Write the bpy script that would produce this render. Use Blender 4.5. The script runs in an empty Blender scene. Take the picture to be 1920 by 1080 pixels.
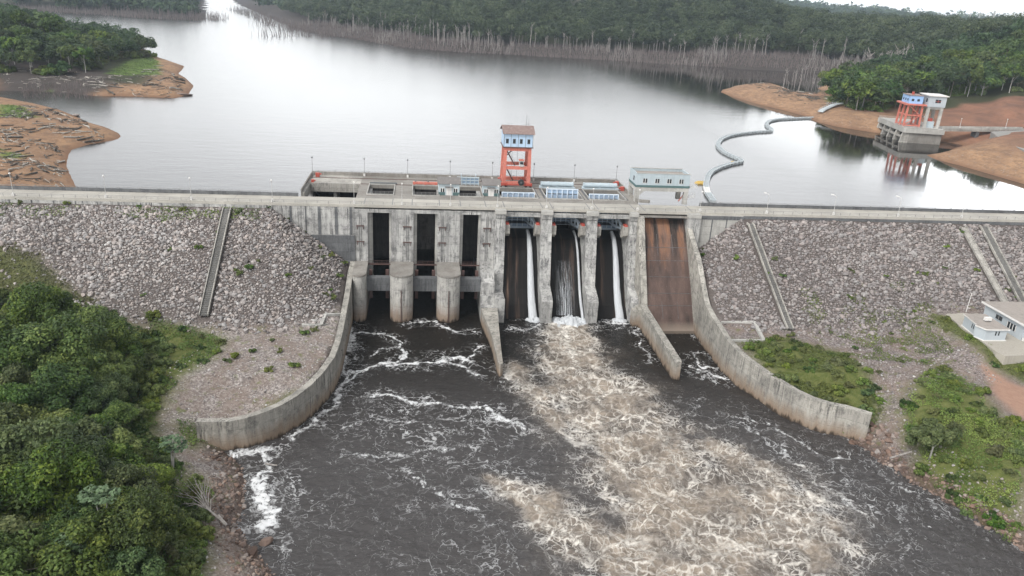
import bpy, bmesh, math, random
import numpy as np
from mathutils import Vector, Matrix
R = math.radians
S = bpy.context.scene
COL = S.collection
random.seed(7)
rng = np.random.default_rng(7)

# ------------------------------------------------------------------ camera
FPX = 1451.146                       # focal length in pixels of the 1920 px wide photograph
PIT, ROL, YAW = R(20.80126), R(3.21202), R(7.2321)
CAM = Vector((-22.5517, -211.6946, 87.0))
cy, sy, cp, sp_ = math.cos(YAW), math.sin(YAW), math.cos(PIT), math.sin(PIT)
FWD = Vector((sy * cp, cy * cp, -sp_))
_r = Vector((cy, -sy, 0)); _u = _r.cross(FWD)
RIGHT = math.cos(ROL) * _r + math.sin(ROL) * _u
UP = -math.sin(ROL) * _r + math.cos(ROL) * _u
cam = bpy.data.cameras.new('camera'); co = bpy.data.objects.new('camera', cam); COL.objects.link(co)
cam.sensor_width = 36; cam.lens = FPX / 1920 * 36; cam.clip_start = 1; cam.clip_end = 30000
M = Matrix((RIGHT, UP, -FWD)).transposed().to_4x4(); M.translation = CAM
co.matrix_world = M
S.camera = co

# ------------------------------------------------------------------ sky, sun, exposure
SUN_EL, SUN_AZ = R(48), R(228)       # azimuth clockwise from +Y: behind the camera, to the left
sun_dir = Vector((math.sin(SUN_AZ) * math.cos(SUN_EL), math.cos(SUN_AZ) * math.cos(SUN_EL), math.sin(SUN_EL)))
W = bpy.data.worlds.new('World'); S.world = W; W.use_nodes = True
nt = W.node_tree; nt.nodes.clear()
def nd(t, typ, **kw):
    n = t.nodes.new(typ)
    for k, v in kw.items():
        setattr(n, k, v)
    return n
def lk(t, a, b): t.links.new(a, b)
sky = nd(nt, 'ShaderNodeTexSky', sky_type='NISHITA', sun_disc=False, sun_elevation=SUN_EL, sun_rotation=SUN_AZ, altitude=100, air_density=1.0, dust_density=4.0, ozone_density=1.0)
hsv = nd(nt, 'ShaderNodeHueSaturation'); hsv.inputs['Saturation'].default_value = 0.08
lk(nt, sky.outputs[0], hsv.inputs['Color'])
tc = nd(nt, 'ShaderNodeTexCoord')
mp = nd(nt, 'ShaderNodeMapping'); mp.inputs['Scale'].default_value = (1.0, 1.0, 3.0)
lk(nt, tc.outputs['Generated'], mp.inputs['Vector'])
cn = nd(nt, 'ShaderNodeTexNoise'); cn.inputs['Scale'].default_value = 2.2; cn.inputs['Detail'].default_value = 6; cn.inputs['Roughness'].default_value = 0.55
lk(nt, mp.outputs[0], cn.inputs['Vector'])
cr = nd(nt, 'ShaderNodeMapRange'); cr.inputs[1].default_value = 0.35; cr.inputs[2].default_value = 0.68; cr.inputs[3].default_value = 0.95; cr.inputs[4].default_value = 1.75
lk(nt, cn.outputs[0], cr.inputs[0])
def bright_cloud(vec, lo, k, prev):
    """a bright patch added to the overcast for the lake to mirror"""
    d_ = nd(nt, 'ShaderNodeVectorMath', operation='DOT_PRODUCT'); d_.inputs[1].default_value = Vector(vec).normalized(); lk(nt, tc.outputs['Generated'], d_.inputs[0])
    p_ = nd(nt, 'ShaderNodeMapRange', interpolation_type='SMOOTHERSTEP'); p_.inputs[1].default_value = lo; p_.inputs[2].default_value = 1.0; p_.inputs[3].default_value = 0.0; p_.inputs[4].default_value = k
    lk(nt, d_.outputs['Value'], p_.inputs[0]); a_ = nd(nt, 'ShaderNodeMath', operation='ADD'); lk(nt, prev, a_.inputs[0]); lk(nt, p_.outputs[0], a_.inputs[1]); return a_.outputs[0]
sz = nd(nt, 'ShaderNodeSeparateXYZ'); lk(nt, tc.outputs['Generated'], sz.inputs[0])
hz = nd(nt, 'ShaderNodeMapRange', interpolation_type='SMOOTHSTEP'); hz.inputs[1].default_value = 0.09; hz.inputs[2].default_value = 0.0; hz.inputs[3].default_value = 0.0; hz.inputs[4].default_value = 12.0; lk(nt, sz.outputs[2], hz.inputs[0])
a0 = nd(nt, 'ShaderNodeMath', operation='ADD'); lk(nt, cr.outputs[0], a0.inputs[0]); lk(nt, hz.outputs[0], a0.inputs[1])
ad = bright_cloud((0.10, 0.98, 0.17), 0.62, 3.2, a0.outputs[0])
ad = bright_cloud((-0.06, 0.99, 0.10), 0.975, 1.1, ad)
ad = bright_cloud((0.66, 0.73, 0.17), 0.985, 6.0, ad)
mx = nd(nt, 'ShaderNodeMix', data_type='RGBA', blend_type='MULTIPLY'); mx.inputs[0].default_value = 1.0
lk(nt, hsv.outputs[0], mx.inputs[6]); lk(nt, ad, mx.inputs[7])
bg = nd(nt, 'ShaderNodeBackground'); bg.inputs['Strength'].default_value = 0.15
lk(nt, mx.outputs[2], bg.inputs['Color'])
wo = nd(nt, 'ShaderNodeOutputWorld'); lk(nt, bg.outputs[0], wo.inputs[0])
sl = bpy.data.lights.new('sun', 'SUN'); sl.energy = 1.5; sl.angle = R(14); sl.color = (1.0, 0.96, 0.9)
so = bpy.data.objects.new('sun', sl); COL.objects.link(so); so.rotation_euler = sun_dir.to_track_quat('Z', 'Y').to_euler(); so.location = (0, 0, 300)
S.view_settings.view_transform = 'Standard'; S.view_settings.look = 'None'; S.view_settings.gamma = 1.0
S.view_settings.exposure = 0.12
S.cycles.max_bounces = 6; S.cycles.diffuse_bounces = 3; S.cycles.glossy_bounces = 4; S.cycles.transmission_bounces = 4; S.cycles.volume_bounces = 1
S.cycles.transparent_max_bounces = 8; S.cycles.caustics_reflective = False; S.cycles.caustics_refractive = False
S.cycles.use_denoising = True; S.cycles.sample_clamp_indirect = 6.0

ZR = 23.0                            # reservoir level; tail water is z = 0, the crest road z = 30
def pz(x, y, z):
    """point on the level z seen at pixel (x, y) of the photograph (survey of the site)"""
    d = FWD + RIGHT * ((x - 960) / FPX) + UP * ((540 - y) / FPX)
    return CAM + d * ((z - CAM.z) / d.z)
def pzs(pts, z): return [tuple(pz(x, y, z))[:2] for x, y in pts]

# ------------------------------------------------------------------ numpy noise / polygons
_lat = rng.random((256, 256))
def vnoise(x, y):
    xi = np.floor(x).astype(int); yi = np.floor(y).astype(int); fx = x - xi; fy = y - yi
    fx = fx * fx * (3 - 2 * fx); fy = fy * fy * (3 - 2 * fy)
    a = _lat[xi % 256, yi % 256]; b = _lat[(xi + 1) % 256, yi % 256]; c = _lat[xi % 256, (yi + 1) % 256]; d = _lat[(xi + 1) % 256, (yi + 1) % 256]
    return (a * (1 - fx) + b * fx) * (1 - fy) + (c * (1 - fx) + d * fx) * fy
def fbm(x, y, o=4, g=0.5):
    s = 0; a = 1.0; t = 0
    for k in range(o):
        s = s + a * vnoise(x * 2 ** k + 17.3 * k, y * 2 ** k + 9.1 * k); t += a; a *= g
    return s / t
def sst(a, b, x):
    t = np.clip((x - a) / (b - a), 0, 1); return t * t * (3 - 2 * t)
def inpoly(x, y, poly):
    r = np.zeros(np.shape(x), bool); n = len(poly)
    for i in range(n):
        x1, y1 = poly[i]; x2, y2 = poly[(i + 1) % n]
        c = ((y1 > y) != (y2 > y)) & (x < (x2 - x1) * (y - y1) / (y2 - y1 + 1e-12) + x1)
        r ^= c
    return r
def dpath(x, y, pts, val=None):
    """distance to a polyline, the parameter (or interpolated val) at the nearest point"""
    best = np.full(np.shape(x), 1e9); bv = np.zeros(np.shape(x))
    for i in range(len(pts) - 1):
        ax, ay = pts[i][:2]; bx, by = pts[i + 1][:2]; dx, dy = bx - ax, by - ay
        t = np.clip(((x - ax) * dx + (y - ay) * dy) / (dx * dx + dy * dy + 1e-9), 0, 1)
        d = np.hypot(x - ax - t * dx, y - ay - t * dy); m = d < best
        best = np.where(m, d, best)
        if val is not None:
            bv = np.where(m, val[i] + t * (val[i + 1] - val[i]), bv)
    return best, bv
def sdist(x, y, poly):
    d, _ = dpath(x, y, list(poly) + [poly[0]])
    return np.where(inpoly(x, y, poly), d, -d)

# ------------------------------------------------------------------ object helpers
ORG = {}
def thing(name, label, cat, loc=(0, 0, 0), rz=0, group=None):
    o = bpy.data.objects.new(name, None); COL.objects.link(o); o.empty_display_size = 0.5
    o.location = loc; o.rotation_euler = (0, 0, rz); ORG[o.name] = Vector(loc)
    return tag(o, label, cat, group)
def tag(o, label=None, cat=None, group=None, kind=None):
    if label: o['label'] = label
    if cat: o['category'] = cat
    if group: o['group'] = group
    if kind: o['kind'] = kind
    return o
def mesh_np(name, V, F, attrs=None, smooth=False):
    V = np.asarray(V, np.float32); F = np.asarray(F, np.int32); k = F.shape[1]
    me = bpy.data.meshes.new(name)
    me.vertices.add(len(V)); me.vertices.foreach_set('co', V.ravel())
    me.loops.add(F.size); me.loops.foreach_set('vertex_index', F.ravel())
    me.polygons.add(len(F)); me.polygons.foreach_set('loop_start', np.arange(0, F.size, k, dtype=np.int32))
    me.polygons.foreach_set('use_smooth', np.full(len(F), smooth))
    me.update(calc_edges=True)
    for nme, a in (attrs or {}).items():
        at = me.attributes.new(nme, 'FLOAT', 'POINT'); at.data.foreach_set('value', np.asarray(a, np.float32).ravel())
    return me
def link(name, me, mat, parent=None, loc=None, rot=None, scale=None):
    o = bpy.data.objects.new(name, me); COL.objects.link(o)
    if mat and not me.materials: me.materials.append(mat)
    if parent: o.parent = parent
    if loc is not None: o.location = loc
    if rot is not None: o.rotation_euler = rot
    if scale is not None: o.scale = (scale,) * 3 if np.isscalar(scale) else scale
    return o
class MB:
    """collects simple solids into ONE mesh"""
    def __init__(s): s.v = []; s.f = []
    def add(s, vs, fs):
        b = len(s.v); s.v += [tuple(p) for p in vs]; s.f += [tuple(b + i for i in q) for q in fs]; return s
    def box(s, x0, x1, y0, y1, z0, z1):
        return s.add([(x0, y0, z0), (x1, y0, z0), (x1, y1, z0), (x0, y1, z0), (x0, y0, z1), (x1, y0, z1), (x1, y1, z1), (x0, y1, z1)],
                     [(3, 2, 1, 0), (4, 5, 6, 7), (0, 1, 5, 4), (1, 2, 6, 5), (2, 3, 7, 6), (3, 0, 4, 7)])
    def bar(s, p, q, w, h=None, up=(0, 0, 1)):
        p = Vector(p); q = Vector(q); d = (q - p).normalized(); h = h or w; u = Vector(up)
        if abs(d.dot(u)) > 0.98: u = Vector((0, 1, 0))
        a = d.cross(u).normalized(); b = a.cross(d); a = a * (w / 2); b = b * (h / 2)
        return s.add([p - a - b, p + a - b, p + a + b, p - a + b, q - a - b, q + a - b, q + a + b, q - a + b],
                     [(0, 1, 2, 3), (7, 6, 5, 4), (4, 5, 1, 0), (5, 6, 2, 1), (6, 7, 3, 2), (7, 4, 0, 3)])
    def tube(s, p, q, r0, r1=None, n=8):
        p = Vector(p); q = Vector(q); r1 = r0 if r1 is None else r1; d = (q - p).normalized()
        u = Vector((0, 0, 1)) if abs(d.z) < 0.95 else Vector((1, 0, 0)); a = d.cross(u).normalized(); b = d.cross(a)
        vs = []
        for c, r in ((p, r0), (q, r1)):
            for k in range(n):
                t = 2 * math.pi * k / n; vs.append(c + a * (r * math.cos(t)) + b * (r * math.sin(t)))
        fs = [(k, (k + 1) % n, n + (k + 1) % n, n + k) for k in range(n)] + [tuple(range(n))[::-1], tuple(range(n, 2 * n))]
        return s.add(vs, fs)
    def path(s, pts, rad, n=6):
        for i in range(len(pts) - 1):
            s.tube(pts[i], pts[i + 1], rad[i], rad[i + 1], n)
        return s
    def prism(s, poly, z0, z1):
        n = len(poly); vs = [(x, y, z0) for x, y in poly] + [(x, y, z1) for x, y in poly]
        ar = sum(poly[i][0] * poly[(i + 1) % n][1] - poly[(i + 1) % n][0] * poly[i][1] for i in range(n))
        fs = [(k, (k + 1) % n, n + (k + 1) % n, n + k) for k in range(n)] + [tuple(range(n))[::-1], tuple(range(n, 2 * n))]
        if ar < 0: fs = [q[::-1] for q in fs]
        return s.add(vs, fs)
    def prof(s, yz, x0, x1):
        """a profile in the YZ plane extruded along X"""
        n = len(yz); vs = [(x0, y, z) for y, z in yz] + [(x1, y, z) for y, z in yz]
        ar = sum(yz[i][0] * yz[(i + 1) % n][1] - yz[(i + 1) % n][0] * yz[i][1] for i in range(n))
        fs = [(k, (k + 1) % n, n + (k + 1) % n, n + k)[::1] for k in range(n)] + [tuple(range(n))[::-1], tuple(range(n, 2 * n))]
        if ar < 0: fs = [q[::-1] for q in fs]
        return s.add(vs, fs)
    def strip(s, pts, th, zb, batter=0.0):
        """a wall along pts (x, y, ztop); th to the left of the walking direction"""
        n = len(pts); L = []; 
        for i in range(n):
            a = Vector(pts[max(i - 1, 0)][:2]); b = Vector(pts[min(i + 1, n - 1)][:2]); d = (b - a).normalized(); nn = Vector((-d.y, d.x))
            p = Vector(pts[i][:2]); zt = pts[i][2]
            h = zt - zb
            L += [(p.x, p.y, zt), (p.x + nn.x * th, p.y + nn.y * th, zt), (p.x + nn.x * (th), p.y + nn.y * (th), zb), (p.x - nn.x * batter * h, p.y - nn.y * batter * h, zb)]
        fs = []
        for i in range(n - 1):
            a = 4 * i; b = a + 4
            for k in range(4):
                fs.append((a + k, a + (k + 1) % 4, b + (k + 1) % 4, b + k)[::-1])
        fs += [(0, 1, 2, 3), (4 * n - 1, 4 * n - 2, 4 * n - 3, 4 * n - 4)]
        return s.add(L, fs)
    def mesh(s, name, org=None, smooth=False):
        v = np.array(s.v, np.float64)
        if org is not None: v = v - np.array(org)
        me = bpy.data.meshes.new(name); me.from_pydata([tuple(p) for p in v], [], s.f); me.update()
        if smooth:
            me.polygons.foreach_set('use_smooth', np.full(len(me.polygons), True))
        return me
    def build(s, name, mat, parent=None, world=True, smooth=False):
        """world: coordinates given in world space, moved to the parent's base"""
        org = ORG.get(parent.name) if (parent and world) else None
        o = link(name, s.mesh(name, org, smooth), mat, parent)
        if parent and org is not None: ORG[o.name] = org
        return o
def B(*a): return MB().box(*a)
def copy_tree(o, parent=None):
    c = o.copy(); COL.objects.link(c)
    if parent: c.parent = parent
    for ch in list(o.children): copy_tree(ch, c)
    return c
# 

# ------------------------------------------------------------------ materials
MATS = {}
class MT:
    def __init__(s, name):
        s.m = bpy.data.materials.new(name); s.m.use_nodes = True; s.t = s.m.node_tree; s.t.nodes.clear()
        s.out = s.n('ShaderNodeOutputMaterial'); s.geo = s.n('ShaderNodeNewGeometry'); MATS[name] = s.m
    def n(s, typ, **kw): return nd(s.t, typ, **kw)
    def l(s, a, b): s.t.links.new(a, b)
    def val(s, inp, v):
        if hasattr(v, 'links') or isinstance(v, bpy.types.NodeSocket): s.l(v, inp)
        else:
            if isinstance(v, tuple) and len(v) == 3 and inp.type == 'RGBA': v = v + (1,)
            inp.default_value = v
    def pos(s, scale=(1, 1, 1), obj=False):
        mp = s.n('ShaderNodeMapping'); mp.inputs['Scale'].default_value = scale
        if obj: s.l(s.n('ShaderNodeTexCoord').outputs['Object'], mp.inputs['Vector'])
        else: s.l(s.geo.outputs['Position'], mp.inputs['Vector'])
        return mp.outputs[0]
    def noise(s, scale=1, det=4, rough=0.55, vec=None, dist=0.0):
        x = s.n('ShaderNodeTexNoise'); x.inputs['Scale'].default_value = scale; x.inputs['Detail'].default_value = det; x.inputs['Roughness'].default_value = rough; x.inputs['Distortion'].default_value = dist
        s.l(vec if vec is not None else s.pos(), x.inputs['Vector']); return x.outputs[0]
    def noisec(s, scale=1, det=3, vec=None):
        x = s.n('ShaderNodeTexNoise'); x.inputs['Scale'].default_value = scale; x.inputs['Detail'].default_value = det
        s.l(vec if vec is not None else s.pos(), x.inputs['Vector']); return x.outputs['Color']
    def voro(s, scale=1, vec=None, feature='F1', out=0, rand=1.0):
        x = s.n('ShaderNodeTexVoronoi', feature=feature); x.inputs['Scale'].default_value = scale; x.inputs['Randomness'].default_value = rand
        s.l(vec if vec is not None else s.pos(), x.inputs['Vector']); return x.outputs[out]
    def mr(s, v, a, b, c=0.0, d=1.0, smooth=False):
        x = s.n('ShaderNodeMapRange'); x.interpolation_type = 'SMOOTHSTEP' if smooth else 'LINEAR'
        s.val(x.inputs[0], v); s.val(x.inputs[1], a); s.val(x.inputs[2], b); s.val(x.inputs[3], c); s.val(x.inputs[4], d); return x.outputs[0]
    def math(s, op, a, b=0.0, clamp=False):
        x = s.n('ShaderNodeMath', operation=op, use_clamp=clamp); s.val(x.inputs[0], a); s.val(x.inputs[1], b); return x.outputs[0]
    def mix(s, f, a, b, mode='MIX'):
        x = s.n('ShaderNodeMix', data_type='RGBA', blend_type=mode); s.val(x.inputs[0], f); s.val(x.inputs[6], a); s.val(x.inputs[7], b); return x.outputs[2]
    def vadd(s, a, b, k=1.0):
        x = s.n('ShaderNodeVectorMath', operation='MULTIPLY_ADD'); s.l(b, x.inputs[0]); x.inputs[1].default_value = (k, k, k); s.l(a, x.inputs[2]); return x.outputs[0]
    def attr(s, name, out='Fac', typ='GEOMETRY'):
        x = s.n('ShaderNodeAttribute', attribute_name=name, attribute_type=typ); return x.outputs[out]
    def xyz(s, i):
        x = s.n('ShaderNodeSeparateXYZ'); s.l(s.geo.outputs['Position'], x.inputs[0]); return x.outputs[i]
    def ramp(s, f, cols):
        x = s.n('ShaderNodeValToRGB'); s.val(x.inputs[0], f); e = x.color_ramp.elements
        while len(e) < len(cols): e.new(0.5)
        for k, (p, c) in enumerate(cols): e[k].position = p; e[k].color = c + (1,)
        return x.outputs[0]
    def bump(s, h, strength=0.5, dist=0.1):
        x = s.n('ShaderNodeBump'); x.inputs['Strength'].default_value = strength; x.inputs['Distance'].default_value = dist; s.l(h, x.inputs['Height']); return x.outputs[0]
    def pbr(s, col, rough=0.8, spec=0.3, metal=0.0, bump=None, **kw):
        b = s.n('ShaderNodeBsdfPrincipled'); s.val(b.inputs['Base Color'], col); s.val(b.inputs['Roughness'], rough); b.inputs['Specular IOR Level'].default_value = spec; b.inputs['Metallic'].default_value = metal
        if bump is not None: s.l(bump, b.inputs['Normal'])
        for k, v in kw.items(): s.val(b.inputs[k.replace('_', ' ')], v)
        s.l(b.outputs[0], s.out.inputs[0]); return s.m

def concrete(name, light, dark, streak=0.5, lifts=True, warm=None, stain_sc=0.5, lift_h=2.4):
    t = MT(name)
    big = t.noise(0.10, 4, 0.6); mid = t.noise(stain_sc, 6, 0.7)
    wob = t.math('MULTIPLY', t.noise(0.5, 2), 0.7)
    P = t.pos(); nz = t.noisec(0.35, 2, P); Pw = t.vadd(P, nz, 0.8)
    def sv(sc):
        m_ = t.n('ShaderNodeMapping'); m_.inputs['Scale'].default_value = sc; t.l(Pw, m_.inputs['Vector']); return m_.outputs[0]
    st = t.noise(1.0, 5, 0.65, sv((0.75, 0.75, 0.035))); st2 = t.noise(1.0, 4, 0.65, sv((2.6, 2.6, 0.10))); gate = t.noise(0.22, 4, 0.6)
    fine = t.noise(3.5, 4)
    c = t.mix(t.mr(big, 0.32, 0.66), light, tuple(0.66 * a for a in light))
    if lifts:
        lz = t.math('ADD', t.math('MULTIPLY', t.xyz(2), 1.0 / lift_h), 0.13); wn = t.n('ShaderNodeTexWhiteNoise', noise_dimensions='2D')
        cb = t.n('ShaderNodeCombineXYZ'); t.l(t.math('FLOOR', lz), cb.inputs[0]); t.l(t.math('FLOOR', t.math('MULTIPLY', t.math('ADD', t.xyz(0), t.xyz(1)), 0.19)), cb.inputs[1]); t.l(cb.outputs[0], wn.inputs['Vector'])
        c = t.mix(t.mr(wn.outputs[0], 0.15, 1.0, 0, 0.62), c, tuple(0.5 * a for a in light))
    c = t.mix(t.math('MULTIPLY', t.mr(st, 0.47, 0.64), streak * 0.6), c, dark)
    c = t.mix(t.math('MULTIPLY', t.math('MULTIPLY', t.mr(st2, 0.47, 0.62), t.mr(gate, 0.40, 0.60)), min(1, streak * 1.5)), c, tuple(0.6 * a for a in dark))
    c = t.mix(t.mr(mid, 0.50, 0.66, 0, 0.25 + 0.75 * streak), c, dark)
    if warm: c = t.mix(t.mr(t.noise(0.35, 4), 0.45, 0.7, 0, 0.6), c, warm)
    if lifts:
        fr = t.math('FRACT', lz); ln = t.math('MULTIPLY', t.mr(fr, 0.0, 0.06, 1.0, 0.0), t.mr(t.noise(0.6, 3), 0.35, 0.6, 0.1, 0.75))
        c = t.mix(ln, c, tuple(0.6 * a for a in dark))
    c = t.mix(t.mr(fine, 0.35, 0.7, 0, 0.25), c, tuple(1.2 * a for a in light))
    return t.pbr(c, 0.88, 0.2, bump=t.bump(t.noise(1.4, 6, 0.7), 0.35, 0.12))
concrete('concrete_pier', (0.52, 0.515, 0.495), (0.07, 0.07, 0.074), 0.78)
concrete('concrete_pale', (0.46, 0.44, 0.40), (0.13, 0.125, 0.12), 0.5)
concrete('concrete_dark', (0.17, 0.175, 0.18), (0.05, 0.05, 0.055), 0.5)
concrete('concrete_black', (0.030, 0.027, 0.026), (0.004, 0.004, 0.004), 0.9)  # stained concrete, near-black with the shade of bays and wells painted in
concrete('concrete_bay_shade', (0.075, 0.07, 0.066), (0.012, 0.011, 0.011), 0.9)  # dark concrete, the middle bay's shade put into its colour
concrete('concrete_deck', (0.30, 0.285, 0.26), (0.10, 0.095, 0.09), 0.35, False, (0.19, 0.165, 0.145), 0.35)
concrete('concrete_road', (0.46, 0.44, 0.395), (0.24, 0.23, 0.215), 0.15, False, (0.34, 0.32, 0.285), 0.25)
concrete('concrete_wall', (0.44, 0.42, 0.38), (0.11, 0.105, 0.10), 0.65, True, None, 0.5, 3.2)
concrete('concrete_clean', (0.50, 0.49, 0.46), (0.20, 0.20, 0.19), 0.25)

# concrete with the rusty water mark low down (tide stain with its own ragged shape)
def tide(name, base_light, base_dark, tidecol, z0, z1, streak=0.5):
    concrete(name, base_light, base_dark, streak)
    m = MATS[name]; t = MT.__new__(MT); t.m = m; t.t = m.node_tree; t.geo = [n for n in t.t.nodes if n.bl_idname == 'ShaderNodeNewGeometry'][0]
    b = [n for n in t.t.nodes if n.bl_idname == 'ShaderNodeBsdfPrincipled'][0]; src = b.inputs['Base Color'].links[0].from_socket
    zz = t.math('ADD', t.xyz(2), t.mr(t.noise(1.0, 4, 0.6, t.pos((0.9, 0.9, 0.12))), 0.3, 0.7, -0.9, 0.9))
    f = t.mr(zz, z0, z1, 0.85, 0.0)
    c = t.mix(f, src, tidecol)
    c = t.mix(t.mr(zz, 0.0, 0.8, 0.9, 0.0), c, (0.03, 0.022, 0.017))
    t.l(c, b.inputs['Base Color'])
tide('concrete_nose', (0.55, 0.535, 0.50), (0.11, 0.11, 0.11), (0.24, 0.17, 0.12), 1.0, 5.5, 0.55)
tide('concrete_training', (0.45, 0.43, 0.385), (0.09, 0.087, 0.083), (0.25, 0.18, 0.125), 0.8, 4.0, 0.7)

t = MT('chute'); st = t.noise(1.0, 6, 0.68, t.pos((0.30, 0.09, 0.09))); st2 = t.noise(1.0, 4, 0.6, t.pos((1.6, 0.12, 0.12)))
zz = t.math('ADD', t.xyz(2), t.mr(t.noise(1.0, 4, 0.6, t.pos((0.5, 0.1, 0.1))), 0.3, 0.7, -5, 5))
c = t.ramp(t.mr(st, 0.25, 0.75), [(0.0, (0.03, 0.022, 0.02)), (0.5, (0.085, 0.056, 0.047)), (1.0, (0.16, 0.11, 0.09))])
st3 = t.noise(1.0, 4, 0.6, t.pos((0.42, 0.06, 0.06)))
c = t.mix(t.math('MULTIPLY', t.mr(zz, 14, 25, 0, .8), t.mr(st3, 0.47, 0.62)), c, (0.26, 0.125, 0.065))
c = t.mix(t.math('MULTIPLY', t.mr(zz, 17, 25), t.mr(st3, 0.52, 0.40)), c, (0.014, 0.013, 0.011))
c = t.mix(t.mr(t.noise(2.5, 4, 0.7), 0.62, 0.75, 0, 0.6), c, (0.30, 0.25, 0.22))
c = t.mix(t.mr(t.xyz(2), 1.0, 3.0, 0.85, 0), c, (0.22, 0.18, 0.145))
t.pbr(c, 0.75, 0.3, bump=t.bump(t.noise(2, 5), 0.3, 0.1))
t = MT('wet_ogee'); st = t.noise(1.0, 5, 0.6, t.pos((0.6, 0.04, 0.04)))
c = t.ramp(t.mr(st, 0.3, 0.72), [(0.0, (0.004, 0.004, 0.004)), (0.62, (0.012, 0.010, 0.009)), (0.88, (0.055, 0.036, 0.027)), (1.0, (0.11, 0.072, 0.053))])
t.pbr(c, 0.6, 0.15, bump=t.bump(t.noise(2, 4), 0.3, 0.1))

def paint(name, col, rough=0.5, wear=(0.25, 0.2, 0.17), amt=0.35, sc=1.2, metal=0.0, spec=0.4):
    t = MT(name); f = t.mr(t.noise(sc, 5, 0.65), 0.5, 0.72, 0, amt); g = t.mr(t.noise(1.0, 4, 0.6, t.pos((2.2, 2.2, 0.15))), 0.5, 0.72, 0, amt)
    c = t.mix(f, col, wear); c = t.mix(g, c, tuple(0.6 * a for a in col)); c = t.mix(t.mr(t.noise(0.3, 3), 0.3, 0.7, 0, 0.25), c, tuple(min(1, 1.25 * a) for a in col))
    return t.pbr(c, rough, spec, metal, t.bump(t.noise(2.5, 4), 0.12, 0.05))
paint('red_steel', (0.50, 0.155, 0.115), 0.6, (0.50, 0.30, 0.25), 0.6)
paint('red_dark', (0.38, 0.07, 0.05), 0.55)
paint('blue_panel', (0.40, 0.53, 0.68), 0.6, (0.33, 0.38, 0.42), 0.5)
paint('blue_cabin', (0.27, 0.43, 0.68), 0.5, (0.25, 0.32, 0.42), 0.3)
paint('gate_blue', (0.26, 0.35, 0.47), 0.5, (0.08, 0.08, 0.08), 0.5)
paint('gate_rib', (0.52, 0.60, 0.68), 0.5, (0.22, 0.22, 0.22), 0.4)
paint('pale_steel', (0.40, 0.47, 0.51), 0.5, (0.35, 0.36, 0.36), 0.3)
paint('mint_wall', (0.37, 0.43, 0.46), 0.8, (0.36, 0.40, 0.40), 0.35)
paint('teal_band', (0.075, 0.13, 0.13), 0.8, (0.12, 0.16, 0.16), 0.3)
paint('white_paint', (0.62, 0.61, 0.59), 0.7, (0.45, 0.42, 0.38), 0.3)
paint('white_wall', (0.38, 0.42, 0.45), 0.8, (0.42, 0.42, 0.40), 0.25)
paint('brown_roof', (0.21, 0.15, 0.135), 0.75, (0.36, 0.31, 0.29), 0.7)
paint('grey_roof', (0.16, 0.15, 0.145), 0.85, (0.26, 0.24, 0.22), 0.5)
paint('yard_roof', (0.30, 0.27, 0.245), 0.9, (0.20, 0.18, 0.165), 0.6, 0.5)
paint('glass', (0.03, 0.035, 0.04), 0.15, (0.05, 0.05, 0.05), 0.2)
paint('rubber', (0.03, 0.03, 0.03), 0.8)
paint('rust', (0.095, 0.055, 0.048), 0.85, (0.045, 0.03, 0.028), 0.5)
paint('dark_steel', (0.10, 0.11, 0.115), 0.6)
paint('lamp_grey', (0.46, 0.46, 0.45), 0.5)
paint('rail_grey', (0.20, 0.20, 0.20), 0.8, (0.10, 0.10, 0.10), 0.4)
paint('pontoon_grey', (0.42, 0.46, 0.48), 0.7, (0.22, 0.22, 0.2), 0.5)
paint('pontoon_white', (0.72, 0.72, 0.70), 0.6, (0.4, 0.4, 0.4), 0.4)
paint('yellow_foam', (0.50, 0.34, 0.09), 0.8, (0.25, 0.22, 0.08), 0.5)
paint('yard_concrete', (0.36, 0.335, 0.29), 0.9, (0.26, 0.24, 0.21), 0.6, 0.3)
paint('asphalt_grey', (0.24, 0.235, 0.22), 0.9, (0.18, 0.16, 0.14), 0.5, 0.3)

def bark(name, a, b):
    t = MT(name); c = t.mix(t.mr(t.noise(1.5, 5, 0.6, t.pos((2, 2, 0.4))), 0.35, 0.65), a, b)
    t.pbr(c, 0.9, 0.1)
bark('bark', (0.10, 0.085, 0.065), (0.22, 0.20, 0.17))
bark('pale_bark', (0.42, 0.41, 0.38), (0.27, 0.26, 0.24))
bark('dead_wood', (0.36, 0.34, 0.32), (0.20, 0.18, 0.17))
bark('dead_scrub', (0.23, 0.195, 0.185), (0.11, 0.092, 0.088))
bark('drift_dark', (0.06, 0.055, 0.05), (0.15, 0.135, 0.12))
bark('drift_pale', (0.46, 0.43, 0.39), (0.28, 0.26, 0.23))

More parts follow.
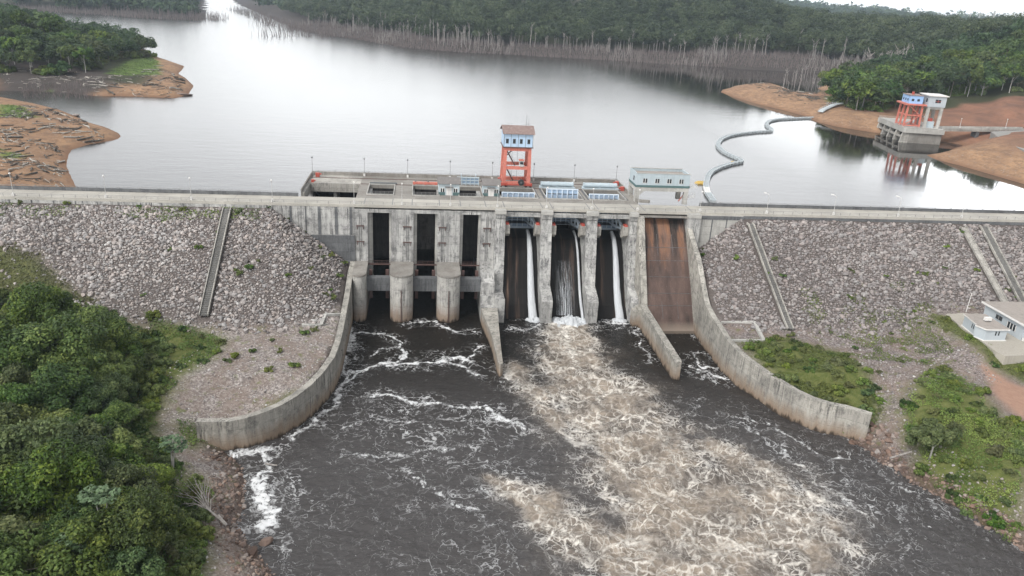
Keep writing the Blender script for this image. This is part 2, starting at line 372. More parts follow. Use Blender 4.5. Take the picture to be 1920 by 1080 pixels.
def leafmat(name, lo, mid, hi, transl=0.25):
    t = MT(name); f = t.attr('tint'); rnd = t.n('ShaderNodeObjectInfo').outputs['Random']
    c = t.ramp(f, [(0.0, lo), (0.5, mid), (1.0, hi)])
    hs = t.n('ShaderNodeHueSaturation'); t.val(hs.inputs['Hue'], t.mr(rnd, 0, 1, 0.48, 0.525)); t.val(hs.inputs['Saturation'], t.mr(t.math('FRACT', t.math('MULTIPLY', rnd, 7.3)), 0, 1, 0.75, 1.05)); t.val(hs.inputs['Value'], t.mr(t.math('FRACT', t.math('MULTIPLY', rnd, 3.7)), 0, 1, 0.72, 1.25)); t.l(c, hs.inputs['Color'])
    b = t.n('ShaderNodeBsdfPrincipled'); t.l(hs.outputs[0], b.inputs['Base Color']); b.inputs['Roughness'].default_value = 0.55; b.inputs['Specular IOR Level'].default_value = 0.25
    tr = t.n('ShaderNodeBsdfTranslucent'); t.l(hs.outputs[0], tr.inputs[0])
    ms = t.n('ShaderNodeMixShader'); ms.inputs[0].default_value = transl; t.l(b.outputs[0], ms.inputs[1]); t.l(tr.outputs[0], ms.inputs[2]); t.l(ms.outputs[0], t.out.inputs[0])
leafmat('leaf_near', (0.022, 0.042, 0.010), (0.066, 0.118, 0.020), (0.185, 0.245, 0.045))
leafmat('leaf_light', (0.052, 0.078, 0.015), (0.12, 0.172, 0.032), (0.235, 0.275, 0.06))
leafmat('leaf_cecropia', (0.06, 0.10, 0.05), (0.10, 0.17, 0.08), (0.17, 0.24, 0.13))
leafmat('leaf_far', (0.014, 0.034, 0.012), (0.038, 0.075, 0.022), (0.085, 0.13, 0.04))
leafmat('leaf_olive', (0.07, 0.085, 0.025), (0.125, 0.15, 0.04), (0.19, 0.21, 0.06))

def rockmat(name, cols, seed=0.0):
    t = MT(name); f = t.attr('tint'); c = t.ramp(f, cols)
    c = t.mix(t.mr(t.noise(1.3, 4), 0.4, 0.7, 0, 0.5), c, (0.10, 0.09, 0.085)); c = t.mix(t.mr(t.noise(5, 3), 0.45, 0.75, 0, 0.3), c, (0.42, 0.39, 0.37))
    t.pbr(c, 0.9, 0.15)
rockmat('stone_pink', [(0.0, (0.10, 0.09, 0.088)), (0.18, (0.21, 0.185, 0.18)), (0.32, (0.27, 0.265, 0.265)), (0.46, (0.355, 0.305, 0.28)), (0.6, (0.36, 0.35, 0.345)), (0.74, (0.46, 0.41, 0.385)), (0.9, (0.47, 0.465, 0.455)), (1.0, (0.62, 0.60, 0.58))])
rockmat('stone_mauve', [(0.0, (0.09, 0.08, 0.078)), (0.2, (0.175, 0.15, 0.145)), (0.36, (0.225, 0.215, 0.215)), (0.5, (0.30, 0.255, 0.24)), (0.64, (0.295, 0.285, 0.28)), (0.8, (0.37, 0.325, 0.305)), (0.92, (0.38, 0.37, 0.36)), (1.0, (0.56, 0.55, 0.53))])
rockmat('stone_shore', [(0.0, (0.05, 0.038, 0.033)), (0.4, (0.15, 0.10, 0.08)), (0.75, (0.27, 0.185, 0.14)), (1.0, (0.36, 0.31, 0.27))])
t = MT('boulder_stone'); rnd = t.n('ShaderNodeObjectInfo').outputs['Random']
c = t.ramp(rnd, [(0.0, (0.08, 0.055, 0.045)), (0.35, (0.20, 0.13, 0.10)), (0.7, (0.28, 0.22, 0.19)), (1.0, (0.36, 0.33, 0.31))]); c = t.mix(t.mr(t.noise(1.2, 5), 0.4, 0.7, 0, 0.6), c, (0.09, 0.07, 0.06))
t.pbr(c, 0.85, 0.2, bump=t.bump(t.noise(2.5, 5), 0.5, 0.15))

# ------------------------------------------------------------------ site lines
LW = [(-41.0, 0.25, 13.6), (-41.0, -9, 12.9), (-41.0, -18, 10.9), (-41.0, -28, 9.6), (-41.0, -37, 8.7), (-41.1, -43, 8.3), (-41.6, -50, 8.0), (-43.2, -57, 7.7), (-45.2, -62.5, 7.45), (-47.6, -67, 7.2), (-50.2, -70.5, 7.05), (-53, -73, 6.9), (-56.2, -75, 6.75), (-59.5, -76, 6.6), (-65.4, -75.8, 6.5)]
RW = [(54.6, -1.2, 25.9), (54.6, -12.5, 19.8), (54.2, -22.0, 12.6), (54.0, -25, 11.2), (53.9, -30, 10.2), (53.9, -36, 9.6), (53.7, -42, 9.0), (54.5, -49, 8.4), (56.2, -54.5, 8.0), (58.2, -60.5, 7.7), (60.8, -66.5, 7.5), (63.2, -69.8, 7.35), (66, -72, 7.25), (69.5, -73.6, 7.2), (73.3, -76.5, 7.1)]
LSH = pzs([(430, 846), (455, 868), (468, 900), (462, 945), (455, 990), (490, 1030), (522, 1080)], 0) + [(-38, -125), (-30, -140)]
RSH = pzs([(1590, 824), (1640, 862), (1710, 905), (1790, 955), (1860, 1000), (1930, 1042)], 0) + [(96, -128), (110, -145)]
TH = 1.5
RIVER = [(-41.8, 30), (-41.8, 0.3)] + [(a - 1.3 if i < 7 else a - 0.9, b + (0.0 if i < 7 else 0.9)) for i, (a, b, c) in enumerate(LW)][:-1] + LSH + RSH[::-1] + [(a + 1.2 if i < 7 else a + 0.8, b + (0 if i < 7 else 0.9)) for i, (a, b, c) in enumerate(RW)][::-1][1:] + [(55, 0.3), (55, 30)]
JUNGLE = [(-122.4, -27.1), (-114.5, -29.2), (-107.3, -29.2), (-96.4, -33.4), (-88.4, -36.1), (-80.5, -43), (-77, -58), (-76.5, -65), (-73.5, -78), (-67, -88), (-61.5, -95.5), (-56.5, -103.5), (-53.5, -116), (-50, -135), (-95, -140), (-150, -95), (-165, -40)]

def ground_h(x, y):
    """heights of the ground downstream of the crest"""
    x = np.asarray(x, float); y = np.asarray(y, float)
    base = 8.0 + 0.5 * (fbm(x * 0.08, y * 0.08, 3) - 0.5)
    base = base - 2.0 * sst(-60, -100, y) + 4.0 * sst(100, 118, x) * sst(-64, -53, y)
    dy = np.maximum(-0.4 - y, 0) / 1.86
    dl = np.clip(x + 62.5, 0, None) / 1.42; dr = np.clip(71.0 - x, 0, None) / 1.28
    dx = np.where(x < 0, dl, dr)
    emb = 28.6 - np.hypot(dy, dx)
    h = np.maximum(emb, base) + 0.0
    k = sst(-3, 3, emb - base); h = np.where(np.abs(emb - base) < 3, np.maximum(emb, base) + 0.4 * (1 - np.abs(emb - base) / 3), h)
    h = h + 0.25 * (fbm(x * 0.3 + 5, y * 0.3, 3) - 0.5)
    for WL in (LW, RW):
        d, wz = dpath(x, y, WL, [p[2] for p in WL]); h = np.minimum(h, wz - 0.35 + np.maximum(d - 2.0, 0) * 0.75)
    sd = sdist(x, y, RIVER)
    dsh = np.minimum(dpath(x, y, LSH)[0], dpath(x, y, RSH)[0])
    bank = -0.5 + dsh * 0.62 - 0.012 * np.minimum(dsh, 25) ** 2 + 0.5 * (fbm(x * 0.25, y * 0.25, 3) - 0.5)
    h = np.where(y < -60, np.minimum(h, np.maximum(bank, np.minimum(h, 1.0)) if False else np.where(dsh < 22, bank, h)), h)
    h = np.where(sd > 0, np.minimum(-3.5, -0.4 - 0.6 * dsh), h)
    return h

# upstream shores (level 23)
LB1 = [(-130, 30), (-130, 39), (-139.7, 58), (-145.5, 70), (-151, 85), (-154.5, 96.5), (-152.6, 107.7), (-148.4, 115), (-146, 119), (-147, 127), (-151, 134.6), (-161, 147.5), (-171, 157), (-184, 174), (-198, 191), (-216, 205), (-237, 218), (-262, 226), (-420, 250), (-700, 250), (-700, -60), (-130, -60)]
LB2 = [(-700, 268), (-300, 246), (-258, 247), (-225, 251), (-199, 241), (-181, 244.4), (-158.4, 244.5), (-156.5, 261), (-164, 301), (-180, 341), (-191, 364), (-196, 392), (-201, 415), (-227, 458), (-244, 480), (-262, 530), (-320, 610), (-430, 690), (-620, 760), (-1100, 900), (-1100, 268)]
LB3 = [(-508, 1126), (-470, 1100), (-422, 1089), (-385, 1096), (-363, 1120), (-420, 1350), (-540, 1830), (-760, 2700), (-5000, 5000), (-5000, 900), (-1200, 1150), (-800, 1200)]
RB = [(-700, 2900), (-566, 2253), (-405, 1674), (-265, 1191), (-200, 984), (-129, 871), (-84, 806), (-42, 726), (11, 692), (71, 694), (130, 682), (190, 678), (246, 662), (307, 656), (368, 652), (430, 638), (460, 610), (440, 572), (385, 508), (338, 446), (304, 398), (284, 372), (273, 376), (277, 394), (282, 418), (275, 436), (256, 441), (236, 430), (220, 412), (211, 392), (210, 362), (213, 326), (220, 296), (223, 271), (219, 246), (224, 229), (235, 215), (246, 203), (259, 193), (270, 183), (274, 178), (262, 170), (246, 158), (230, 148.5), (225.5, 146), (224, 134), (227, 122), (229, 105), (231, 85), (233, 60), (235, 30), (240, -60), (900, -60), (6000, -60), (6000, 7500), (-1500, 7500)]
def up_h(x, y):
    x = np.asarray(x, float); y = np.asarray(y, float)
    best = np.full(x.shape, -1e9)
    for poly, amp, reach in ((LB1, 4.0, 60), (LB2, 22.0, 150), (LB3, 40.0, 500), (RB, 0, 0)):
        d = sdist(x, y, poly)
        bank = np.where(d > 0, 0.35 * np.minimum(d, 9) + 1.0 * sst(9, 30, d), np.maximum(0.3 * d, -6))
        if poly is RB:
            far = 54 * sst(0, 330, d) * sst(500, 620, y) + 52 * sst(285, 470, x) * sst(250, 400, y) * sst(0, 180, d) * (1 - 0.85 * sst(500, 620, y))
            cut = 5.5 * sst(262, 330, x) * sst(195, 240, y) + 6 * sst(240, 300, x) * (1 - sst(150, 195, y)) + 2.5 * sst(4, 20, d)
            cut2 = 4 * sst(0.5, 0.75, fbm(x * 0.03, y * 0.03, 3)) * sst(290, 330, x) * (1 - sst(330, 420, y))
            hill = far + cut + cut2
            hill = np.where((x < 322) & (x > 205) & (y > 235) & (y < 480), np.minimum(hill, 0.6 + 2.3 * sst(2, 22, d) + 3 * sst(245, 300, x)), hill)
        elif poly is LB2:
            hill = amp * sst(20, reach, d) * sst(250, 330, y)
        else:
            hill = amp * sst(8, reach, d)
        rough = (0.6 * (fbm(x * 0.12, y * 0.12, 3) - 0.5) * sst(0, 6, d) + 14 * (fbm(x * 0.006, y * 0.006, 3) - 0.45) * sst(60, 260, d))
        best = np.maximum(best, bank + hill + rough)
    h = ZR + best
    # the dam's upstream shoulder
    sh = 29.7 - np.maximum(y - 8.2, 0) / 2.0
    sh = np.where((x < -57) | (x > 61), sh, -50)
    h = np.maximum(h, np.maximum(sh, 12))
    h = np.where((x > 232) & (y < 60), np.maximum(h, 27), h)
    # distant ridges
    ridge = 75 * sst(2600, 3600, y) * (0.35 + fbm(x * 0.0011 + 3, y * 0.0009, 4)) + 60 * sst(1400, 2200, y) * sst(800, 1600, x) * 0.4
    h = h + np.where(h > ZR + 3, ridge * sst(ZR + 3, ZR + 20, h), 0)
    dist = np.hypot(x - CAM.x, y - CAM.y); az = np.degrees(np.arctan2(x - CAM.x, y - CAM.y))
    tn = np.interp(az, [21.5, 23.3, 24.7, 27.4, 30.3, 31.8, 33.6, 34.8, 36.8, 38.4], [.05, .0102, .0052, -.0003, -.0002, .0002, .0031, .0016, .0026, .0058])
    tf = np.interp(az, [21.5, 23.3, 25.3, 27.35, 28.3, 30.2, 31.8, 33, 34.8, 38.4], [.05, .0108, .0075, .0042, .0046, .0064, .0029, .0025, .0021, .0037])
    cap = np.where(y > 2600, 87 + dist * tf - 34, 87 + dist * tn - np.where(y > 1350, 44, 29))
    return np.where((dist > 620) & (y > 400), np.minimum(h, np.maximum(cap, ZR + 2)), h)

# ================================================================== SETTING: ground, water
def grid_mesh(name, xs, ys, hf):
    X, Y = np.meshgrid(xs, ys); Z = hf(X, Y)
    nx, ny = len(xs), len(ys); idx = np.arange(nx * ny).reshape(ny, nx)
    F = np.stack([idx[:-1, :-1], idx[:-1, 1:], idx[1:, 1:], idx[1:, :-1]], -1).reshape(-1, 4)
    V = np.stack([X, Y, Z], -1).reshape(-1, 3)
    return V, F, X.ravel(), Y.ravel(), Z.ravel()

xs = np.concatenate([np.arange(-260, -170, 4.0), np.arange(-170, 190, 0.85), np.arange(190, 330, 4.0)])
ys = np.concatenate([np.arange(-175, -140, 4.0), np.arange(-140, 9.0, 0.85)])
V, F, X, Y, Z = grid_mesh('ground', xs, ys, ground_h)
GVEG_R = pzs([(1385, 645), (1470, 640), (1590, 668), (1632, 700), (1660, 745), (1640, 765), (1590, 758), (1510, 735), (1440, 700)], 7.5)
GVEG_R2 = pzs([(1725, 715), (1760, 700), (1830, 735), (1870, 790), (1925, 800), (1925, 985), (1860, 940), (1790, 880), (1745, 850), (1700, 790), (1700, 750)], 6.5)
GVEG_R3 = [(114.9, -31.8), (119.4, -36.5), (121.7, -42.4), (122.8, -50.9), (125.2, -56.2), (119.1, -64.0), (113.9, -59.0), (113.8, -47.2), (112.5, -37.4)]
GVEG_L = [(-88, -33), (-82.8, -34.5), (-71.1, -38.2), (-67.2, -42.0), (-67.5, -50), (-72, -58), (-74, -66), (-72, -78), (-66, -87), (-58, -93), (-60, -100), (-75, -80), (-80, -50)]
GVEG_L2 = pzs([(330, 770), (470, 765), (540, 735), (500, 760), (440, 782), (375, 792), (350, 810)], 7)
GVEG_L3 = [(-140, -8), (-127.8, -13.2), (-119.4, -15.4), (-110.5, -23.2), (-99, -30.5), (-109.5, -33), (-122.4, -31), (-150, -30)]
def soft(polys, x, y, w=3.0):
    m = np.zeros(np.shape(x))
    for p in polys:
        m = np.maximum(m, sst(-w, w, sdist(x, y, p) + 3.0 * (fbm(x * 0.25, y * 0.25, 3) - 0.5)))
    return m
veg = soft([GVEG_R, GVEG_R2, GVEG_R3, GVEG_L, GVEG_L2, GVEG_L3, JUNGLE], X, Y)
DIRT_R = pzs([(1840, 705), (1925, 735), (1925, 790), (1870, 750)], 7)
dirt = soft([DIRT_R], X, Y, 1.5)
mauve = sst(-10, 30, X)
_dx = np.where(X < 0, np.clip(X + 62.5, 0, None) / 1.42, np.clip(71 - X, 0, None) / 1.28); _em = 28.6 - np.hypot(np.maximum(-.4 - Y, 0) / 1.86, _dx)
rip = sst(8.2, 10.5, _em + 1.5 * (fbm(X * .1, Y * .1, 3) - .5) - 4.2 * sst(100, 118, X)) * (1 - .8 * veg)
g = mesh_np('ground', V, F, {'veg': veg, 'dirt': dirt, 'mauve': mauve, 'rip': rip}, True)
t = MT('ground_gravel')
vo = t.voro(3.2, None, 'F1', 1); v2 = t.voro(1.4, None, 'F1', 1)
sx = t.n('ShaderNodeSeparateColor'); t.l(vo, sx.inputs[0]); sx2 = t.n('ShaderNodeSeparateColor'); t.l(v2, sx2.inputs[0])
grav = t.ramp(sx.outputs[0], [(0.0, (0.13, 0.115, 0.11)), (0.6, (0.25, 0.22, 0.205)), (1.0, (0.38, 0.35, 0.33))])
gravm = t.ramp(sx.outputs[0], [(0.0, (0.10, 0.085, 0.082)), (0.6, (0.19, 0.163, 0.155)), (1.0, (0.31, 0.28, 0.27))])
c = t.mix(t.attr('mauve'), grav, gravm)
c = t.mix(t.mr(t.noise(0.18, 4), 0.42, 0.62, 0, 0.6), c, (0.19, 0.145, 0.12))
c = t.mix(t.mr(t.noise(0.5, 5, 0.65), 0.55, 0.68, 0, 0.75), c, (0.12, 0.135, 0.05))
c = t.mix(t.attr('veg'), c, t.mix(t.mr(t.noise(0.6, 5), 0.35, 0.65), (0.07, 0.09, 0.025), (0.13, 0.14, 0.05)))
c = t.mix(t.attr('rip'), c, t.mix(t.noise(1.5, 3), (0.065, 0.055, 0.052), (0.15, 0.13, 0.12)))
c = t.mix(t.attr('dirt'), c, t.mix(t.noise(0.8, 4), (0.26, 0.15, 0.11), (0.36, 0.24, 0.18)))
c = t.mix(t.mr(t.math('ADD', t.xyz(2), t.mr(t.noise(0.8, 3), 0, 1, -0.8, 0.8)), 0.3, 2.5, 0.75, 0.0), c, (0.07, 0.045, 0.035))
t.pbr(c, 0.95, 0.1, bump=t.bump(t.voro(2.5), 0.6, 0.2))
ground = tag(link('ground', g, MATS['ground_gravel']), 'gravel and soil ground with the dam slopes and the river banks', 'ground', kind='structure')

xs = np.concatenate([np.arange(-5000, -1500, 250), np.arange(-1500, -460, 40), np.arange(-460, 520, 4.0), np.arange(520, 1600, 25), np.arange(1600, 5401, 200)]).astype(float)
ys = np.concatenate([np.arange(9.0, 520, 3.5), np.arange(520, 1300, 10), np.arange(1300, 3000, 50), np.arange(3000, 5201, 200)]).astype(float)
V, F, X, Y, Z = grid_mesh('terrain', xs, ys, up_h)
GR_UP = [pzs([(0, 205), (42, 203), (68, 228), (40, 232), (0, 236)], 26), pzs([(205, 150), (240, 125), (280, 108), (297, 120), (299, 145), (250, 150)], 25), pzs([(0, 285), (38, 292), (36, 300), (0, 302)], 26), pzs([(15, 175), (95, 168), (62, 182), (15, 186)], 24),
         pzs([(1545, 190), (1590, 195), (1670, 212), (1660, 218), (1600, 213), (1550, 200)], 26), pzs([(1760, 190), (1925, 180), (1925, 196), (1780, 200)], 30)]
gup = soft(GR_UP, X, Y, 2.0)
dl = np.maximum(np.maximum(sdist(X, Y, LB1), sdist(X, Y, LB2)), np.maximum(sdist(X, Y, LB3), sdist(X, Y, RB)))
clay = 1 - sst(16, 30, dl + 8 * (fbm(X * 0.05, Y * 0.05, 3) - 0.5))
clay = np.where((X > 200) & (X < 320) & (Y > 225) & (Y < 480), 1 - sst(255, 300, X - 0.16 * (Y - 250)), clay)
clay = np.maximum(clay, sst(-3, 4, sdist(X, Y, [(246, 203), (262, 232), (330, 268), (470, 292), (600, 280), (600, 0), (225, 0), (225, 190)])))
clay = np.where(X < -128, np.where(Y < 200, np.maximum(clay, 1 - sst(36, 60, dl)), clay), clay)
red = sst(240, 290, X) * (1 - sst(330, 360, Y))
clay = np.where(Y > 560, 0, clay); mud = sst(540, 570, Y) * (1 - sst(40, 70, dl)); mud = np.maximum(mud, sst(-8, 4, sdist(X, Y, pzs([(0, 138), (200, 150), (205, 172), (90, 178), (0, 168)], 24))))
g = mesh_np('terrain', V, F, {'grass': gup, 'clay': clay, 'red': red, 'mud': mud}, True)
t = MT('terrain_soil')
cl = t.mix(t.mr(t.noise(0.10, 5, 0.6), 0.35, 0.65), (0.34, 0.212, 0.125), (0.225, 0.14, 0.09))
ero = t.noise(0.30, 6, 0.7, t.pos((0.6, 0.6, 4.0)))
cl = t.mix(t.mr(ero, 0.48, 0.62, 0, 0.7), cl, (0.17, 0.105, 0.07))
cl = t.mix(t.mr(t.noise(0.9, 5, 0.7), 0.56, 0.66, 0, 0.6), cl, (0.30, 0.27, 0.24))
rd = t.mix(t.mr(t.noise(0.06, 5, 0.6), 0.35, 0.65), (0.25, 0.125, 0.085), (0.13, 0.075, 0.06))
cl = t.mix(t.math('MULTIPLY', t.attr('red'), 0.85), cl, rd)
cl = t.mix(t.mr(t.noise(1.0, 5, 0.65, t.pos((0.5, 0.5, 0.5))), 0.55, 0.72, 0, 0.6), cl, (0.12, 0.085, 0.065))
zz = t.math('ADD', t.xyz(2), t.mr(t.noise(0.4, 3), 0, 1, -0.4, 0.4))
cl = t.mix(t.mr(zz, 23.1, 24.3, 0.7, 0.0), cl, (0.17, 0.095, 0.06))
c = t.mix(t.attr('clay'), t.mix(t.noise(0.05, 4), (0.03, 0.042, 0.018), (0.065, 0.06, 0.038)), cl)
c = t.mix(t.attr('mud'), c, t.mix(t.noise(0.3, 4), (0.045, 0.04, 0.038), (0.09, 0.075, 0.07)))
c = t.mix(t.attr('grass'), c, t.mix(t.mr(t.noise(0.4, 4), 0.3, 0.7), (0.09, 0.17, 0.03), (0.15, 0.235, 0.045)))
t.pbr(c, 0.95, 0.1, bump=t.bump(t.noise(0.7, 6, 0.7), 0.7, 0.6))
terrain = tag(link('terrain', g, MATS['terrain_soil']), 'orange clay shores and rolling forest land round the lake', 'terrain', kind='structure')

# reservoir
t = MT('lake_water')
w1 = t.noise(0.55, 4, 0.6, t.pos((0.5, 1.0, 1.0))); w2 = t.noise(0.06, 3, 0.5, t.pos((0.6, 1, 1)))
calm = t.mr(t.noise(0.008, 3, 0.5), 0.40, 0.60)
shelter = t.mr(t.xyz(0), 130, 210, 1.0, 0.10)
hgt = t.math('MULTIPLY', t.math('MULTIPLY', t.math('ADD', w1, t.math('MULTIPLY', t.noise(0.16, 4, 0.6, t.pos((0.4, 1.0, 1.0))), 2.2)), t.mr(calm, 0, 1, 0.5, 1.0)), shelter)
t.pbr((0.022, 0.020, 0.018), t.mr(t.xyz(0), 130, 210, 0.20, 0.04), 0.5, bump=t.bump(hgt, 0.12, 0.4), IOR=1.333)
me = MB().add([(-5000, 9.5, ZR), (5400, 9.5, ZR), (5400, 5200, ZR), (-5000, 5200, ZR)], [(0, 1, 2, 3)]).mesh('lake_water')
tag(link('lake_water', me, MATS['lake_water']), 'calm grey reservoir behind the dam', 'lake', kind='structure')

# tail water: a surface of real waves with foam where the water churns
dx = 0.33
xs = np.arange(-72, 112, dx); ys = np.arange(-142, 24, dx)
def plume_mask(x, y):
    lobes = [[(1062, 604, 30), (1070, 640, 46), (1090, 690, 66), (1120, 740, 86), (1165, 800, 104), (1215, 860, 116), (1270, 920, 130), (1330, 985, 165), (1345, 1085, 210)],
             [(915, 893, 14), (960, 915, 36), (1020, 950, 66), (1090, 1000, 88), (1200, 1050, 140), (1250, 1095, 160)],
             [(1330, 835, 40), (1430, 900, 78), (1480, 965, 88), (1470, 1045, 100)],
             [(958, 688, 26), (1000, 735, 40), (1050, 800, 36)]]
    q = np.full(np.shape(x), 1e9)
    for li, ctr in enumerate(lobes):
        pts = [tuple(pz(a, b, 0))[:2] for a, b, c in ctr]; wd = [c * (pz(a, b, 0) - CAM).length / FPX for a, b, c in ctr]
        d, wv = dpath(x, y, pts, wd); q = np.minimum(q, d / wv + (0, .30, .18, .42)[li])
    ux = x + 5 * (fbm(x * .12 + 50, y * .12, 3) - .5); uy = y + 5 * (fbm(x * .12, y * .12 + 50, 3) - .5)
    n = 1.15 * (fbm(ux * 0.10, uy * 0.10, 4) - 0.5) + 0.8 * (fbm(ux * 0.30 + 9, uy * 0.30, 4) - 0.5) + 0.45 * (fbm(x * 1.1, y * 1.1, 3) - 0.5)
    return sst(1.25, 0.35, q + n), sst(2.0, 0.65, q + n)
STREAKS = [([(655, 700), (700, 688), (740, 681), (757, 664), (748, 640), (715, 625), (672, 622), (660, 640)], 1.0, 1), ([(645, 715), (690, 690), (745, 684), (800, 674), (850, 681), (885, 697), (905, 705)], 1.1, 1), ([(820, 676), (865, 669), (890, 683)], 1.9, 1), ([(872, 682), (893, 672), (903, 650)], 0.8, 1),
    ([(765, 607), (812, 603), (850, 620), (893, 624)], 0.9, 1), ([(690, 668), (720, 655), (748, 650)], 0.6, 1), ([(700, 745), (726, 742), (770, 752), (850, 768), (905, 765), (945, 785), (974, 800)], 1.3, 1), ([(925, 782), (973, 799)], 2.4, 1), ([(640, 852), (700, 853), (760, 850), (820, 836), (880, 840), (930, 850)], 1.5, 0.6),
    ([(760, 882), (800, 905), (850, 950), (900, 955)], 1.0, 0.8), ([(640, 800), (700, 785), (780, 793), (850, 812)], 0.9, 0.6), ([(850, 950), (905, 970), (935, 1000), (975, 1060)], 1.0, 0.5), ([(660, 615), (658, 650), (648, 690), (640, 715), (620, 760), (585, 795), (545, 820)], 1.3, 0.9),
    ([(452, 850), (485, 847), (500, 842)], 2.6, 1.2), ([(492, 846), (498, 880), (490, 905)], 1.3, 1.2), ([(490, 905), (495, 930), (490, 955), (508, 960), (495, 985)], 3.2, 1.3), ([(470, 988), (512, 985)], 1.6, 1.2),
    ([(1300, 632), (1340, 650), (1350, 690), (1310, 690), (1300, 665), (1330, 665)], 0.9, 0.9), ([(1290, 690), (1340, 705), (1370, 715)], 1.3, 0.9), ([(1192, 610), (1202, 640), (1225, 680)], 0.9, 0.8), ([(1012, 608), (985, 618), (950, 616)], 0.9, 0.8),
    ([(1380, 780), (1450, 800), (1530, 850), (1600, 860)], 1.2, 0.7), ([(1400, 800), (1500, 870), (1590, 950), (1640, 980)], 1.1, 0.7), ([(1650, 885), (1720, 930), (1780, 980)], 1.6, 0.55), ([(1680, 950), (1705, 1010), (1690, 1060)], 1.0, 0.5), ([(1310, 740), (1290, 800), (1350, 850)], 1.0, 0.5),
    ([(1030, 606), (1062, 612), (1092, 607)], 3.0, 1.1), ([(1062, 612), (1060, 640), (1082, 680)], 3.2, .85),
    ([(1060, 612), (1046, 645), (1088, 690), (1118, 738), (1132, 790), (1188, 848), (1250, 895)], 2.2, .62), ([(1000, 642), (1036, 700), (1058, 765), (1098, 830), (1165, 885), (1232, 900)], 2.0, .6), ([(1150, 690), (1180, 760), (1250, 830), (1268, 880), (1300, 930)], 1.8, .55),
    ([(905, 915), (960, 935), (1010, 960), (1065, 1005), (1135, 1042), (1250, 1036), (1395, 1022), (1478, 962), (1530, 930)], 2.2, .62), ([(1300, 830), (1400, 860), (1480, 898), (1548, 940), (1530, 1000), (1495, 1060)], 1.8, .6), ([(1230, 900), (1330, 925), (1350, 985), (1290, 1010)], 1.6, .5), ([(1010, 960), (1020, 1020), (1060, 1075)], 1.6, .5),
    ([(1028, 603), (1060, 600), (1090, 603)], 2.6, 1.2), ([(1140, 604), (1175, 608)], 2.0, 1.0), ([(985, 600), (1005, 603)], 1.2, 0.7), ([(945, 690), (980, 720), (1010, 770)], 2.5, 0.5), ([(640, 930), (660, 960), (640, 985)], 1.0, 0.4), ([(530, 1010), (545, 1080)], 0.8, 0.5)]
V, F, X, Y, Z = grid_mesh('river', xs, ys, lambda x, y: 0 * x)
core, halo = plume_mask(X, Y)
wx = X + 2.2 * (fbm(X * 0.22, Y * 0.22, 4) - 0.5) * 2; wy = Y + 2.2 * (fbm(X * 0.22 + 40, Y * 0.22 + 7, 4) - 0.5) * 2
wx += 0.7 * (fbm(X * 0.9, Y * 0.9 + 3, 3) - 0.5) * 2; wy += 0.7 * (fbm(X * 0.9 + 11, Y * 0.9, 3) - 0.5) * 2
stk = np.zeros_like(X); near_ = np.zeros_like(X)
for pts, w, a in STREAKS:
    d, _ = dpath(wx, wy, [tuple(pz(x, y, 0))[:2] for x, y in pts])
    stk = np.maximum(stk, a * np.exp(-(d / (0.62 * w)) ** 2)); near_ = np.maximum(near_, min(a, .85) * np.exp(-(d / (3.2 * w)) ** 2))
    stk = np.maximum(stk, 0.5 * a * np.exp(-(d / (2.2 * w)) ** 2) * fbm(X * 0.5, Y * 0.5, 3))
LACE_R = pzs([(1330, 720), (1450, 775), (1600, 850), (1700, 950), (1740, 1080), (1480, 1080), (1420, 900)], 0)
LACE_L = pzs([(640, 720), (900, 760), (980, 830), (1000, 960), (1040, 1080), (860, 1080), (700, 900), (600, 840)], 0)
lace = np.maximum.reduce([np.maximum(halo, 1.15 * np.exp(-((core - .35) / .3) ** 2) * (halo > .05)), 0.52 * sst(-9, 9, sdist(X, Y, LACE_R)), 0.58 * sst(-9, 9, sdist(X, Y, LACE_L)), 0.30 * sst(-45, -70, Y)])
lace = np.maximum(lace * (0.45 + 1.1 * fbm(X * 0.06 + 31, Y * 0.06, 3)), near_)
edge = np.minimum(dpath(X, Y, LSH)[0], dpath(X, Y, RSH)[0])
lace = np.maximum(lace, 0.55 * np.exp(-(edge / 1.2) ** 2) * sst(-55, -80, Y))
amp = 0.12 + 0.20 * sst(-25, -60, Y) + 0.34 * core + 0.14 * halo + 0.10 * sst(50, 75, X)
a1 = fbm(X * 0.30 + 0.12 * Y, Y * 0.42, 4) - 0.5; a2 = 1 - 2 * np.abs(fbm(X * 0.85, Y * 1.0 + 5, 3) - 0.5) - 0.75; a3 = fbm(wx * 0.14, wy * 0.14, 3) - 0.5
Z = amp * (2.2 * a1 + 1.1 * a2 + 1.6 * a3) + 0.18 * np.clip(stk, 0, 1) * fbm(X * 2, Y * 2, 2)
V[:, 2] = Z
g = mesh_np('river_water', V, F, {'plume': core, 'halo': halo, 'streak': np.clip(stk, 0, 1.3), 'lace': np.clip(lace, 0, 1.2)}, True)
t = MT('river_foam')
P0 = t.pos((1, 1, 0))
def warp(P, sc, k):
    nc = t.noisec(sc, 4, P); vm = t.n('ShaderNodeVectorMath', operation='SUBTRACT'); t.l(nc, vm.inputs[0]); vm.inputs[1].default_value = (0.5, 0.5, 0.5); return t.vadd(P, vm.outputs[0], k)
Pw = warp(warp(P0, 0.16, 7.0), 0.7, 1.7)
Pm = warp(warp(P0, 0.13, 5.5), 0.45, 0.8)
e1 = t.voro(0.24, Pm, 'DISTANCE_TO_EDGE'); e2 = t.voro(0.60, Pm, 'DISTANCE_TO_EDGE'); e3 = t.voro(1.3, Pw, 'DISTANCE_TO_EDGE')
lc = t.attr('lace'); plume = t.attr('plume'); halo_ = t.attr('halo')
